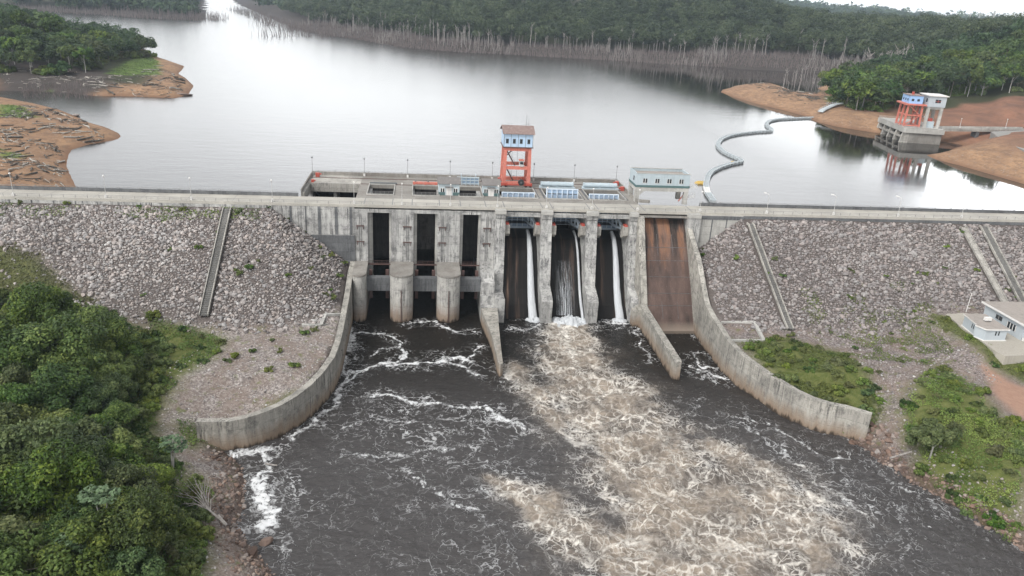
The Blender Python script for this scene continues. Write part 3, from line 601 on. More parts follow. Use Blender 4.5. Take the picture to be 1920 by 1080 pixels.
def ridge(P, sc, det, w0, w1):
    n_ = t.noise(sc, det, 0.5, P); r_ = t.math('ABSOLUTE', t.math('SUBTRACT', n_, 0.5)); return t.mr(r_, 0.0, t.mr(lc, 0.1, 1.0, w0, w1), 1, 0, True)
Ps = warp(P0, 0.10, 10.0)
r1 = ridge(Ps, 0.20, 3, 0.004, 0.030); r2 = ridge(Pw, 0.42, 3, 0.003, 0.030)
f1 = t.math('MULTIPLY', t.mr(e1, 0.0, t.mr(lc, 0.3, 1.0, 0.003, 0.085), 1, 0, True), t.mr(halo_, 0.1, 0.7))
f2 = t.math('MULTIPLY', t.mr(e2, 0.0, t.mr(lc, 0.3, 1.0, 0.003, 0.10), 1, 0, True), t.mr(halo_, 0.1, 0.8, 0, .85))
f3 = t.math('MULTIPLY', t.mr(e3, 0.0, 0.10, 1, 0, True), t.mr(plume, 0.4, 1.0, 0.0, 0.22))
grain = t.mr(t.noise(1.4, 4, 0.6, Pw), 0.34, 0.58)
patch = t.mr(t.noise(0.13, 3, 0.5, Ps), 0.40, 0.58)
rk = t.mr(plume, 0.2, 0.9, 1.0, 0.25)
net = t.math('MAXIMUM', t.math('MULTIPLY', t.math('MAXIMUM', r1, t.math('MULTIPLY', r2, 0.9)), rk), t.math('MAXIMUM', t.math('MAXIMUM', f1, f2), f3))
lacef = t.math('MULTIPLY', net, t.math('MULTIPLY', t.mr(grain, 0, 1, 0.35, 1.0), t.mr(patch, 0, 1, 0.30, 1.0)))
lacef = t.math('MULTIPLY', lacef, t.math('MAXIMUM', t.mr(lc, 0.08, 0.6, 0.0, 0.72), t.math('MULTIPLY', t.mr(lc, .5, .9), t.mr(halo_, 0.1, .6, .8, 1.0))))
flk = t.math('MULTIPLY', t.mr(t.noise(0.8, 5, 0.7, Pw), 0.66, 0.72), t.mr(lc, 0.05, 0.4, 0.3, 0.7))
brk = t.mr(t.noise(0.9, 7, 0.78, Pw), 0.36, 0.62, 0.10, 1.35)
stkf = t.math('MULTIPLY', t.attr('streak'), brk)
stkf = t.mr(stkf, 0.30, 0.80, 0, 1, True)
foam = t.math('MAXIMUM', t.math('MAXIMUM', lacef, stkf), flk, True)
bn = t.noise(0.20, 4, 0.6, Ps)
brown = t.mix(t.mr(bn, 0.3, 0.7), (0.17, 0.138, 0.108), (0.36, 0.30, 0.24))
churn = t.math('MULTIPLY', t.mr(plume, 0.0, 0.9, 0.0, 0.92), t.mr(t.noise(0.11, 4, 0.55, Ps), 0.38, 0.56, 0.25, 1.0))
base = t.mix(churn, t.mix(t.math('MULTIPLY', halo_, 0.35), t.mix(t.mr(t.xyz(1), -35.0, -75.0), (0.012, 0.010, 0.008), (0.055, 0.051, 0.050)), (0.14, 0.118, 0.10)), brown)  # aerated grey downstream, with the sky's reflection painted into it
foamc = t.mix(halo_, (0.80, 0.81, 0.82), (0.74, 0.70, 0.64))
c = t.mix(foam, base, foamc)
hb = t.math('ADD', t.math('MULTIPLY', t.noise(1.0, 6, 0.7, t.pos((0.75, 1.5, 1.0))), 0.6), t.math('MULTIPLY', foam, 0.15))
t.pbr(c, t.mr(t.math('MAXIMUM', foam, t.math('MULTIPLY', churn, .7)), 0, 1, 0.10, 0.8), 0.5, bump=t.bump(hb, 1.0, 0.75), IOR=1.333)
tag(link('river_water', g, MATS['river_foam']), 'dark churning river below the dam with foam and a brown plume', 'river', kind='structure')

# ================================================================== CONCRETE DAM
road = MB()
road.box(-420, -57.0, 0.8, 8.2, 29.45, 30.0).box(-57.0, 61.0, 0.8, 8.2, 29.45, 30.0).box(61.0, 420, 0.8, 8.2, 29.45, 30.0)
road.box(-420, 420, 0.1, 0.8, 29.40, 30.16)
o = tag(road.build('road', MATS['concrete_road']), 'pale concrete road along the crest of the dam', 'road', kind='structure')
j = MB()
for xx in (-38.4, -30.6, -25.1, -17.4, -11.4, -4.2, 1.1, 12.1, 15.0, 25.9, 28.4, 39.3, 42.2, 56.5):
    j.box(xx - 0.14, xx + 0.14, 0.85, 8.15, 29.9, 30.006)
for a, b in ((-38.4, -30.6), (-25.1, -17.4), (-11.4, -4.2), (1.1, 12.1), (15.0, 25.9), (28.4, 39.3), (42.2, 56.5)):
    j.box(a + 0.14, b - 0.14, 8.0, 8.16, 29.9, 30.008)
for xx in list(np.arange(-410, -60, 12.0)) + list(np.arange(66, 410, 12.0)):
    j.box(xx - 0.05, xx + 0.05, 0.85, 8.15, 29.9, 30.005)
j.build('expansion_joint', MATS['rail_grey'], o)

dam = thing('concrete_dam', 'grey concrete dam with three turbine bays, three gated spillways and a rusty chute', 'dam', (0, 12, 0))
PW = [(-40.98, -37.4), (-30.9, -24.6), (-17.9, -11.5), (-5.6, -1.65)]
SW = [(-1.65, 1.2), (11.5, 14.6), (24.7, 27.8), (37.4, 39.5)]
def half_round(x0, x1, y0, yf, n=12):
    r = (x1 - x0) / 2; c = (x0 + x1) / 2; ry = min(r, 3.2)
    return [(x0, y0)] + [(c - r * math.cos(math.pi * k / n), yf + ry - ry * math.sin(math.pi * k / n)) for k in range(n + 1)] + [(x1, y0)]
PT = 28.9                                                     # underside of the deck
for i, (a, b) in enumerate(PW):
    m = MB().box(a, b, 0.3, 36, -4, PT)
    if i < 3:
        p = m.build('pier', MATS['concrete_pier'], dam)
        q = MB().prism(half_round(a, b, 0.3, -12.2 if i else -12.0), -4, 13.6)
        n_ = q.build('nose', MATS['concrete_nose'], p)
        MB().prism(half_round(a - 0.06, b + 0.06, 0.2, -12.3 if i else -12.1), 13.1, 13.62).build('coping', MATS['concrete_deck'], p)
        if i: MB().box((a + b) / 2 - 0.11, (a + b) / 2 + 0.11, -12.5, -12.0, 0.2, 9.5).build('rust_seam', MATS['rust'], n_)
    else:
        m.prof([(0.3, 12.6), (0.3, -4), (-12.0, -4), (-12.0, 4.6), (-9.0, 4.6), (-9.0, 6.8), (-7.6, 6.8), (-7.6, 10.2), (-5.5, 10.8), (-5.0, 12.3)], a, b - 0.002)
        p = m.build('pier', MATS['concrete_pier'], dam)
    # brackets for the gauge pipes
    for zb_ in (23.9, 19.3):
        xb = {0: (a + 0.4, a + 2.6), 1: (b - 3.0, b - 0.6), 2: (a + 0.3, a + 2.5), 3: (a + 0.7, a + 3.0)}[i]
        MB().box(xb[0], xb[1], 0.02, 0.32, zb_, zb_ + 0.24).box(xb[0] + 0.2, xb[0] + 0.36, 0.1, 0.32, zb_ - 0.9, zb_).box(xb[1] - 0.36, xb[1] - 0.2, 0.1, 0.32, zb_ - 0.9, zb_).build('bracket', MATS['rust'], dam)
    xp = {0: a + 1.5, 1: b - 1.8, 2: a + 1.4, 3: a + 1.8}[i]
    MB().tube((xp - 0.25, 0.16, 14.2), (xp - 0.25, 0.16, 27.5), 0.07, n=5).tube((xp + 0.25, 0.16, 14.2), (xp + 0.25, 0.16, 27.5), 0.07, n=5).build('gauge_pipe', MATS['rail_grey'], dam)
BAYS = [(PW[0][1], PW[1][0]), (PW[1][1], PW[2][0]), (PW[2][1], PW[3][0])]
for i, (a, b) in enumerate(BAYS):
    MB().box(a, b, 0.3, 2.0, 27.9, PT).build('lintel', MATS['concrete_pier'], dam)
    MB().box(a, b, -7.4, -5.2, 7.5, 11.3).build('crossbeam', MATS['concrete_dark'], dam)
    zl = 15.0 if i == 1 else 12.5
    MB().box(a, b, 7.6, 9.0, zl, PT).build('intake_wall', MATS['concrete_black'] if i != 1 else MATS['concrete_bay_shade'], dam)  # wall colours carry the shade inside the bays
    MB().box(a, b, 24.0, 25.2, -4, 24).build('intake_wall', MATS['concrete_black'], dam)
    jm = MB().box(a, a + 0.9, 1.6, 2.6, 8, 27.9).box(b - 0.6, b, 1.6, 2.6, 8, 27.9)
    if i == 0: jm.box(a + 0.9, a + 1.25, 2.2, 3.0, 8, 27.9)
    jm.build('gate_slot', MATS['concrete_clean'], dam)
    cw = MB().box(a, b, -0.5, 0.1, 12.75, 13.0)
    for zz_ in (13.5, 14.0): cw.bar((a, -0.45, zz_), (b, -0.45, zz_), 0.06)
    for k in range(6): cw.bar((a + (b - a) * k / 5, -0.45, 13.0), (a + (b - a) * k / 5, -0.45, 14.0), 0.06)
    cw.build('catwalk', MATS['rust'], dam)
    gt = MB().box(a + 0.5, a + 1.4, -4.2, -3.3, 4, 12.5).box(b - 1.4, b - 0.5, -4.2, -3.3, 4, 12.5).build('guide_rail', MATS['rust'], dam)
# left abutment
aw = MB().box(-63.2, -41.0, 0.25, 9, 21.3, 29.4).box(-63.2, -41.0, 0.0, 9, 9.0, 21.3)
aw.build('abutment_wall', MATS['concrete_pier'], dam)
MB().box(-63.2, -41.0, -0.06, 0.0, 9.0, 21.2).build('wall_base', MATS['concrete_dark'], dam)
for xx, w_ in ((-58.3, 0.5), (-54.3, 0.25), (-50.6, 0.75), (-46.0, 0.75), (-42.0, 0.6)):
    MB().box(xx - w_ / 2, xx + w_ / 2, 0.1, 0.25, 21.3, 29.4).build('rib', MATS['concrete_dark'], dam)
# right abutment
MB().box(58.4, 71.6, -0.6, 9, 14.0, 29.4).build('abutment_wall', MATS['concrete_clean'], dam)
MB().box(54.9, 58.4, -1.6, 9, 12.0, 29.4).build('pier', MATS['concrete_pier'], dam)
for xx in (62.2, 66.6, 70.6):
    MB().box(xx - 0.16, xx + 0.16, -0.68, -0.6, 15.0, 29.4).build('rib', MATS['concrete_dark'], dam)
MB().box(58.4, 71.6, -0.75, -0.6, 28.3, 29.4).build('wall_band', MATS['concrete_dark'], dam)
# spillway piers
for i, (a, b) in enumerate(SW):
    pr = [(-1.5, PT), (-1.5, 27.6), (-1.2, 27.4), (-5.6, 9.0), (-10.6, 7.4), (-12.0, 6.4), (-12.0, -4), (20, -4), (36, 5), (36, PT)]
    if i == 0: pr = [(-1.5, PT), (-1.5, 27.6), (-1.2, 27.4), (-3.6, 11.8), (-3.6, -4), (20, -4), (36, 5), (36, PT)]
    p = MB().prof(pr, a, b).build('pier', MATS['concrete_pier'], dam)
    MB().box(a - 0.12, b + 0.12, -2.0, 0.1, PT, 29.95).build('pier_cap', MATS['concrete_clean'], dam)
for i in range(3):
    a, b = SW[i][1], SW[i + 1][0]
    MB().box(a, b, 0.05, 1.3, 27.7, PT).build('lintel', MATS['concrete_pier'], dam)
    MB().prof([(18, 17.5), (14, 20.4), (11, 20.8), (6, 19.6), (3, 16.6), (0, 12.0), (-3, 6.8), (-6, 3.0), (-9, 0.6), (-10, -4), (30, -4), (30, 17)], a, b).build('ogee', MATS['wet_ogee'], dam)
    # radial gate: skin plate with its ribs and the two trunnion arms
    top = (31.2, 32.6, 31.3)[i]; zb_ = (21.0, 22.4, 21.0)[i]
    arc = []
    for k in range(9):
        zz_ = zb_ + (top - zb_) * k / 8; arc.append((12.75 + 0.011 * (zz_ - zb_) ** 2, zz_))
    sk = MB()
    for k in range(8):
        (y0, z0), (y1, z1) = arc[k], arc[k + 1]
        sk.add([(a + .15, y0, z0), (b - .15, y0, z0), (b - .15, y1, z1), (a + .15, y1, z1), (a + .15, y0 + .2, z0), (b - .15, y0 + .2, z0), (b - .15, y1 + .2, z1), (a + .15, y1 + .2, z1)], [(0, 1, 2, 3), (7, 6, 5, 4), (0, 3, 7, 4), (1, 5, 6, 2), (3, 2, 6, 7), (0, 4, 5, 1)])
    gate = sk.build('spillway_gate', MATS['gate_blue'], dam)
    rb = MB()
    for k in range(7):
        xx = a + .3 + (b - a - .6) * k / 6
        for q in range(8): rb.bar((xx, arc[q][0] - .2, arc[q][1]), (xx, arc[q + 1][0] - .2, arc[q + 1][1]), 0.24, 0.4)
    rb.bar((a + .15, arc[8][0] - .1, arc[8][1] + .1), (b - .15, arc[8][0] - .1, arc[8][1] + .1), 0.35, 0.3)
    rb.bar((a + .15, arc[0][0] - .1, arc[0][1] - .1), (b - .15, arc[0][0] - .1, arc[0][1] - .1), 0.4, 0.5)
    rb.build('gate_frame', MATS['gate_rib'], gate)
    hb_ = MB()
    for q in (1, 2, 4, 5, 7): hb_.bar((a + .2, arc[q][0] - .12, arc[q][1]), (b - .2, arc[q][0] - .12, arc[q][1]), 0.12, 0.22)
    hb_.build('gate_stiffener', MATS['dark_steel'], gate)
    for s_ in (0, 1):
        xt = (a + 0.9) if s_ == 0 else (b - 0.9); xg = a + 1.6 if s_ == 0 else b - 2.6
        ar = MB(); T0 = Vector((xt, 0.8, 24.2))
        for zz_, yy in ((22.8, 12.5), (28.2, 12.8)):
            ar.bar(T0, (xg, yy, zz_), 0.5, 0.6)
        for q in range(1, 4):
            f = q / 4; p0 = T0.lerp(Vector((xg, 12.5, 22.8)), f); p1 = T0.lerp(Vector((xg, 12.8, 28.2)), min(1, f + 0.2)); p2 = T0.lerp(Vector((xg, 12.8, 28.2)), f)
            ar.bar(p0, p2, 0.2).bar(p0, p1, 0.2)
        ar.build('gate_arm', MATS['gate_rib'], gate)
        xc = (a, a + 1.5) if s_ == 0 else (b - 1.5, b)
        MB().prof([(-0.6, 25.4), (-0.6, 22.8), (1.2, 21.6), (2.6, 21.6), (2.6, 25.4)], *xc).build('trunnion_block', MATS['concrete_pale'], dam)
        MB().box(xc[0] + .3, xc[1] - .3, -0.3, 1.6, 25.4, 25.9).build('trunnion_cover', MATS['red_dark'], dam)
# chute on the right and its left guide wall
MB().prof([(8, 28.0), (3, 27.2), (-1, 23.6), (-6, 17.2), (-12, 9.4), (-16.5, 3.4), (-18.4, 1.4), (-19.0, 0.8), (-19.0, -4), (8, -4)], 41.3, 54.6).build('chute_floor', MATS['chute'], dam)
jn = MB()
for yy, zz_ in ((-3.5, 20.4), (-6, 17.2), (-9, 13.3), (-12, 9.4), (-14.2, 6.5)): jn.bar((41.35, yy, zz_ + .02), (54.55, yy, zz_ + .02), .10, .10)
for xx in (45.7, 50.2): jn.bar((xx, -1, 23.62), (xx, -16.5, 3.42), .09, .09)
jn.build('joint', MATS['concrete_dark'], dam)
MB().prof([(1, PT), (-2.0, PT), (-6.5, 20.5), (-12.4, 10.8), (-14.6, 6.6), (-15.5, 6.3), (-30, 5.7), (-46.0, 5.2), (-46.6, 4.9), (-46.6, -4), (1, -4)], 39.5, 41.3).build('guide_wall', MATS['concrete_training'], dam)
MB().box(38.6, 39.5, -15.2, -12.0, -4, 5.6).box(37.5, 39.5, -14.5, -12.0, -4, 4.9).build('buttress', MATS['concrete_training'], dam)
MB().box(41.3, 54.9, 0.1, 1.6, 28.3, PT).build('lintel', MATS['concrete_deck'], dam)
MB().box(54.6, 58.3, -1.9, 0.1, PT, 29.95).build('pier_cap', MATS['concrete_clean'], dam)
# pointed divider wall between turbine bays and spillway
LPOLY = [(-5.6, -12.0), (-5.4, -16), (-4.9, -20), (-4.3, -25), (-3.9, -31), (-3.7, -38), (-3.6, -44.2), (-3.1, -44.9), (-2.5, -44.4), (-2.2, -36), (-1.7, -25), (-1.2, -17), (-1.0, -12.0)]
m = MB(); zt = lambda y: 4.5 + (y + 12) * 0.033
n = len(LPOLY); vs = [(x, y, -4) for x, y in LPOLY] + [(x, y, zt(y)) for x, y in LPOLY]
m.add(vs, [(k, (k + 1) % n, n + (k + 1) % n, n + k) for k in range(n)] + [tuple(range(n))[::-1], tuple(range(n, 2 * n))])
m.build('divider_wall', MATS['concrete_training'], dam)
MB().box(-1.6, 1.0, -12.0, -3.6, -4, 7.0).build('buttress', MATS['concrete_pier'], dam)
# deck
dk = MB()
WELL = [(-38.2, -30.8), (-25.0, -17.5), (-11.3, -4.4), (1.1, 12.0), (15.0, 25.8), (28.3, 39.3)]
Y0, Y1, Y2, Y3 = 8.2, 12.3, 24.6, 36.4
dk.box(-41.2, 42.2, Y0, Y1, PT, 29.99)
dk.box(-41.2, 42.2, Y2, Y3, PT, 29.99)
xl = -41.2
for a, b in WELL + [(42.2, 42.2)]:
    if a > xl: dk.box(xl, a, Y1, Y2, PT, 29.99)
    xl = b
deck = dk.build('deck', MATS['concrete_deck'], dam)
MB().box(-57.2, -41.2, 25.0, Y3, 27.3, 29.99).box(-57.2, -56.2, 12.5, 25.0, 27.3, 29.99).build('deck_extension', MATS['concrete_pale'], dam)
MB().box(-57.2, -55.8, 26, 36, 10, 27.3).box(-49.5, -48.5, 27, 36, 10, 27.3).build('column', MATS['concrete_pier'], dam)
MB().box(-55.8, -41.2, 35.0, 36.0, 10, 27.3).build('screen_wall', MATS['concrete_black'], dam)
for a, b in WELL:
    wl = MB().box(a, b, Y2 + .02, Y2 + 0.8, 14, PT)
    wl.build('well_wall', MATS['concrete_black'], dam)  # shade inside the well put into the wall colour
    cb = MB().box(a - .3, a - .05, Y1 - .2, Y2 + .2, 29.99, 30.32).box(b + .05, b + .3, Y1 - .2, Y2 + .2, 29.99, 30.32).box(a - .05, b + .05, Y2 - .05, Y2 + .2, 29.99, 30.3)
    cb.box(a - .05, b + .05, Y1 - .2, Y1 + .05, 29.99, 30.3)
    cb.build('curb', MATS['concrete_clean'], dam)
    rl = MB()
    for z_ in (30.65, 31.05): rl.bar((a, Y1 - .1, z_), (b, Y1 - .1, z_), 0.07)
    for k in range(7): rl.bar((a + (b - a) * k / 6, Y1 - .1, 30.3), (a + (b - a) * k / 6, Y1 - .1, 31.05), 0.07)
    rl.build('railing', MATS['rail_grey'], dam)
for a, b in WELL[3:]:
    MB().box(a - .9, a - .35, Y1 + .4, Y2 - .3, 29.99, 30.10).build('cover_plate', MATS['concrete_dark'], dam); MB().box(b + .35, b + .8, Y1 + .4, Y2 - .3, 29.99, 30.10).build('cover_plate', MATS['concrete_dark'], dam)
# crane rails
MB().box(-41, 42, 24.9, 25.1, 29.99, 30.14).build('crane_rail', MATS['rust'], dam)
MB().box(-57, 42, 32.0, 32.2, 29.99, 30.14).build('crane_rail', MATS['rust'], dam)
# deck parapets
def parapet(m, p, q, h=1.1, th=0.3, step=6.0, z=29.99):
    p = Vector(p); q = Vector(q); m.bar(p + Vector((0, 0, h / 2)), q + Vector((0, 0, h / 2)), th, h)
    return m
pm = MB(); parapet(pm, (-57.2, 36.2, 29.99), (42.2, 36.2, 29.99)); parapet(pm, (42.05, 36.05, 29.99), (42.05, 11, 29.99)); parapet(pm, (-57.05, 36.05, 29.99), (-57.05, 12.5, 29.99))
pm.bar((42.2, 11.0, 30.5), (46, 10, 30.5), 0.3, 1.0)
pp = pm.build('parapet', MATS['concrete_deck'], dam)
ps = MB()
for xx in np.arange(-55, 42, 5.2): ps.bar((xx, 36.2, 31.09), (xx, 36.2, 31.5), 0.2)
ps.bar((-57.2, 36.2, 31.35), (42.2, 36.2, 31.35), 0.07)
ps.build('rail_post', MATS['rail_grey'], pp)

# road parapets: upstream walls and downstream kerb walls
def crest_wall(name, label, x0, x1, y, th, z0, z1, mat, posts=True):
    o = thing(name, label, 'parapet', ((x0 + x1) / 2, y, z0))
    MB().box(x0, x1, y - th / 2, y + th / 2, z0, z1).build('wall', mat, o)
    if posts:
        m = MB(); m.bar((x0, y, z1 + 0.32), (x1, y, z1 + 0.32), 0.08)
        for xx in np.arange(x0 + 1, x1, 5.4): m.bar((xx, y, z1), (xx, y, z1 + 0.36), 0.2)
        m.build('handrail', MATS['rail_grey'], o)
    return o
crest_wall('parapet', 'low grey upstream parapet along the road left of the powerhouse deck', -420, -57.3, 8.42, 0.36, 28.8, 30.95, MATS['concrete_dark'])
crest_wall('parapet', 'low grey upstream parapet along the road right of the hoist house', 61.0, 420, 8.42, 0.36, 28.8, 30.95, MATS['concrete_dark'])
crest_wall('parapet', 'ribbed downstream kerb wall above the left rock slope', -420, -63.2, 0.0, 0.18, 27.2, 29.38, MATS['concrete_pier'], False)
crest_wall('parapet', 'dark stained downstream kerb wall above the right rock slope', 71.6, 420, 0.0, 0.18, 26.9, 29.38, MATS['concrete_dark'], False)
rl = MB()
for a, b in ((-420, 420),):
    rl.bar((a, 0.45, 30.95), (b, 0.45, 30.95), 0.07); rl.bar((a, 0.45, 30.55), (b, 0.45, 30.55), 0.05)
    for xx in np.arange(-180, 260, 3.0): rl.bar((xx, 0.45, 30.16), (xx, 0.45, 30.95), 0.08)
tag(rl.build('guard_rail', MATS['rail_grey']), 'thin metal guard rail along the downstream edge of the road', 'railing')
gr = MB()
for xx in np.arange(-180, -64, 5.5): gr.box(xx - 0.08, xx + 0.08, -0.2, -0.09, 27.4, 29.36)
tag(gr.build('drain_strip', MATS['concrete_dark']), 'row of dark joints on the ribbed kerb wall above the left slope', 'joints', kind='structure')

# training walls
o = MB().strip(LW, -1.4, -4, 0.0).build('retaining_wall', MATS['concrete_training'])
tag(o, 'curved pale concrete wall holding the left bank, streaked dark from its coping', 'retaining wall')
o2 = MB()
for (x, y, z) in [(-41.02, yy, zz) for yy, zz in ((-20, 7), (-26, 6.8), (-31, 6.2), (-36, 5.6), (-41, 5.2), (-23, 4), (-29, 3.6), (-34, 3.3), (-39, 3))]:
    o2.tube((x - .05, y, z), (x + 0.08, y, z), 0.22, n=8)
o2.build('weep_hole', MATS['rubber'], o, world=False)
o = MB().strip(RW, 1.4, -4, 0.0).build('retaining_wall', MATS['concrete_training'])
tag(o, 'curved concrete wall sweeping from the rusty chute round the right bank', 'retaining wall')

# falling water
tj = MT('falling_water'); f = tj.noise(1.0, 5, 0.65, tj.pos((5.0, 0.5, 0.22)))
tj.pbr(tj.ramp(f, [(0.0, (0.22, 0.24, 0.25)), (0.5, (0.48, 0.50, 0.52)), (1.0, (0.70, 0.71, 0.73))]), 0.6, 0.3, bump=tj.bump(f, 0.6, 0.3))
tv = MT('water_veil'); f = tv.noise(1.0, 5, 0.7, tv.pos((4.0, 0.3, 0.12)))
b_ = tv.n('ShaderNodeBsdfDiffuse'); b_.inputs[0].default_value = (0.62, 0.65, 0.68, 1); tr = tv.n('ShaderNodeBsdfTransparent'); ms = tv.n('ShaderNodeMixShader')
tv.l(tv.math('MULTIPLY', tv.mr(f, 0.42, 0.66), tv.attr('dens')), ms.inputs[0]); tv.l(tr.outputs[0], ms.inputs[1]); tv.l(b_.outputs[0], ms.inputs[2]); tv.l(ms.outputs[0], tv.out.inputs[0])
def jet(label, x_top, x_bot, mat='falling_water', th=0.5):
    # sheet running down the ogee into the river
    OG = [(9.0, 21.2), (6, 20.2), (3, 17.3), (0, 12.8), (-3, 7.6), (-6, 3.8), (-9, 1.2), (-10.2, -0.4)]
    V = []; n = 28; k = 7
    for i in range(n + 1):
        t_ = i / n; q_ = t_ * 7; j_ = min(int(q_), 6); y = OG[j_][0] + (OG[j_ + 1][0] - OG[j_][0]) * (q_ - j_) - .3; z = OG[j_][1] + (OG[j_ + 1][1] - OG[j_][1]) * (q_ - j_) + .25
        xa = x_top[0] + (x_bot[0] - x_top[0]) * t_ ** 0.8; xb = x_top[1] + (x_bot[1] - x_top[1]) * t_ ** 0.8
        for q in range(k):
            x = xa + (xb - xa) * q / (k - 1); bul = math.sin(math.pi * q / (k - 1)) * th + 0.15 * (random.random() - .5)
            V.append((x, y - bul, z + bul * 0.3))
    F = [(i * k + q, i * k + q + 1, (i + 1) * k + q + 1, (i + 1) * k + q) for i in range(n) for q in range(k - 1)]
    base = len(V); V2 = V + [(x, y + 0.8 + th * 0.2, z - 0.6) for x, y, z in V]; F2 = F + [tuple(base + i for i in f[::-1]) for f in F]
    for i in range(n):
        F2.append((i * k, (i + 1) * k, base + (i + 1) * k, base + i * k)); F2.append((i * k + k - 1, base + i * k + k - 1, base + (i + 1) * k + k - 1, (i + 1) * k + k - 1))
    me = mesh_np('water_jet', np.array(V2), np.array(F2), None, True)
    return tag(link('water_jet', me, MATS[mat]), label, 'water jet', 'water jets leaking past the spillway gates')
jet('white water jet falling beside the pier in the left spillway bay', (8.7, 9.4), (8.3, 10.9), th=.35)
jet('thin curtain of water falling along the right side of the middle spillway bay', (22.9, 23.3), (23.8, 24.6), th=0.2)
jet('white water jet falling in the right spillway bay', (34.4, 35.2), (33.9, 36.4), th=.35)
# thin veil of spray over the middle ogee
n = 24; V = []; D = []
for i in range(n + 1):
    for q in range(13):
        t_ = i / n; y = 1.0 - 9.2 * t_; z = 14.3 - 14.6 * t_ ** 1.1
        V.append((16.4 + 6.4 * q / 12, y - 0.8, z + 0.5)); u = (q / 12 - 0.45) / 0.45
        D.append(max(0.0, math.exp(-(u * 1.5) ** 2) * (0.15 + 0.85 * t_) * (0.2 if i == 0 else 1) * 1.0))
F = [(i * 13 + q, i * 13 + q + 1, (i + 1) * 13 + q + 1, (i + 1) * 13 + q) for i in range(n) for q in range(12)]
tag(link('spray', mesh_np('spray', np.array(V), np.array(F), {'dens': D}, True), MATS['water_veil']), 'thin veil of spray on the dark face of the middle spillway bay', 'spray', kind='stuff')
# boiling foam at the foot of the middle bay
def boil(cx, cy, rx, ry, hz_, label):
    X_, Y_ = np.meshgrid(np.arange(cx - 1.5 * rx, cx + 1.5 * rx, 0.16), np.arange(cy - 2 * ry, cy + 1.5 * ry, 0.16)); r = np.hypot((X_ - cx) / rx, (Y_ - cy) / ry) + 1.1 * (fbm(X_ * .5, Y_ * .5, 4) - .5)
    Zf = np.where(r < 1, (1 - r ** 2) * (0.2 + hz_ * np.clip(fbm(X_ * 0.8, Y_ * 0.8, 5) - .28, 0, 1)), -0.9 * r) + 0.1
    ny, nx = X_.shape; idx = np.arange(nx * ny).reshape(ny, nx); F = np.stack([idx[:-1, :-1], idx[:-1, 1:], idx[1:, 1:], idx[1:, :-1]], -1).reshape(-1, 4)
    tag(link('foam', mesh_np('foam', np.stack([X_, Y_, Zf], -1).reshape(-1, 3), F, None, True), MATS['falling_water']), label, None, None, 'stuff')
boil(19.7, -10.8, 5.3, 3.6, 4.2, 'boiling white foam at the foot of the middle spillway bay')
boil(9.6, -10.2, 2.0, 1.5, 2.6, 'splash of white foam at the foot of the left spillway jet')
boil(35.1, -10.2, 2.4, 1.7, 2.6, 'splash of white foam at the foot of the right spillway jet')

# ================================================================== THINGS ON THE DECK
# gantry crane
cr_ = thing('gantry_crane', 'tall red gantry crane with a blue machine house standing on the dam deck', 'crane', (6.8, 29, 30.0))
x0, x1, yf, yb = 3.0, 10.8, 25.2, 32.0
for xx in (x0, x1):
    for yy in (yf, yb):
        s_ = 1 if xx == x0 else -1
        MB().add([(xx - .55, yy - .45, 31.6), (xx + .55, yy - .45, 31.6), (xx + .55, yy + .45, 31.6), (xx - .55, yy + .45, 31.6), (xx - .45 + .15 * s_, yy - .4, 42.6), (xx + .45 + .15 * s_, yy - .4, 42.6), (xx + .45 + .15 * s_, yy + .4, 42.6), (xx - .45 + .15 * s_, yy + .4, 42.6)],
                 [(3, 2, 1, 0), (4, 5, 6, 7), (0, 1, 5, 4), (1, 2, 6, 5), (2, 3, 7, 6), (3, 0, 4, 7)]).build('leg', MATS['red_steel'], cr_)
        b = MB().box(xx - 1.2, xx + 1.2, yy - .45, yy + .45, 30.7, 31.6).build('bogie', MATS['red_dark'], cr_)
        MB().tube((xx - .75, yy - .3, 30.5), (xx - .75, yy + .3, 30.5), .36, n=12).tube((xx + .75, yy - .3, 30.5), (xx + .75, yy + .3, 30.5), .36, n=12).build('wheel', MATS['rubber'], b)
for z0, z1 in ((31.0, 32.1), (35.9, 36.9), (41.7, 42.7)):
    for yy in (yf, yb):
        MB().box(x0 + .45, x1 - .45, yy - .32, yy + .32, z0, z1).build('cross_beam', MATS['red_steel'], cr_)
for xx in (x0, x1):
    for z0, z1 in ((31.7, 32.6), (36.0, 36.8), (41.8, 42.6)):
        MB().box(xx - .3, xx + .3, yf + .46, yb - .46, z0, z1).build('side_beam', MATS['red_steel'], cr_)
MB().box(x0 - .6, x1 + .6, yf - .9, yf - .5, 31.0, 31.3).build('walkway', MATS['red_dark'], cr_)
for z0, z1, xa, xb in ((32.1, 36.0, 6.0, 3.8), (36.9, 41.2, 6.4, 3.8)):
    st_ = MB().bar((xa, yf + 1.2, z0), (xb, yf + 1.2, z1), 0.16, 0.4).bar((xa, yf + 2.0, z0), (xb, yf + 2.0, z1), 0.16, 0.4)
    for k in range(9): st_.bar((xa + (xb - xa) * k / 8, yf + 1.2, z0 + (z1 - z0) * k / 8), (xa + (xb - xa) * k / 8, yf + 2.0, z0 + (z1 - z0) * k / 8), 0.14)
    st_.bar((xa, yf + 1.15, z0 + 1), (xb, yf + 1.15, z1 + 1), 0.06); st_.build('stairway', MATS['rust'], cr_)
MB().bar((3.6, yf, 40.3), (5.0, yf, 41.7), 0.3).build('knee_brace', MATS['rust'], cr_)
cab = MB().box(7.6, 8.9, yf - .5, yf + 1.0, 36.9, 38.7).build('cab', MATS['lamp_grey'], cr_)
MB().box(7.45, 9.05, yf - .65, yf + 1.15, 38.7, 39.0).build('cab_roof', MATS['red_steel'], cab)
MB().box(7.75, 8.75, yf - .54, yf - .5, 37.6, 38.4).build('cab_window', MATS['glass'], cab)
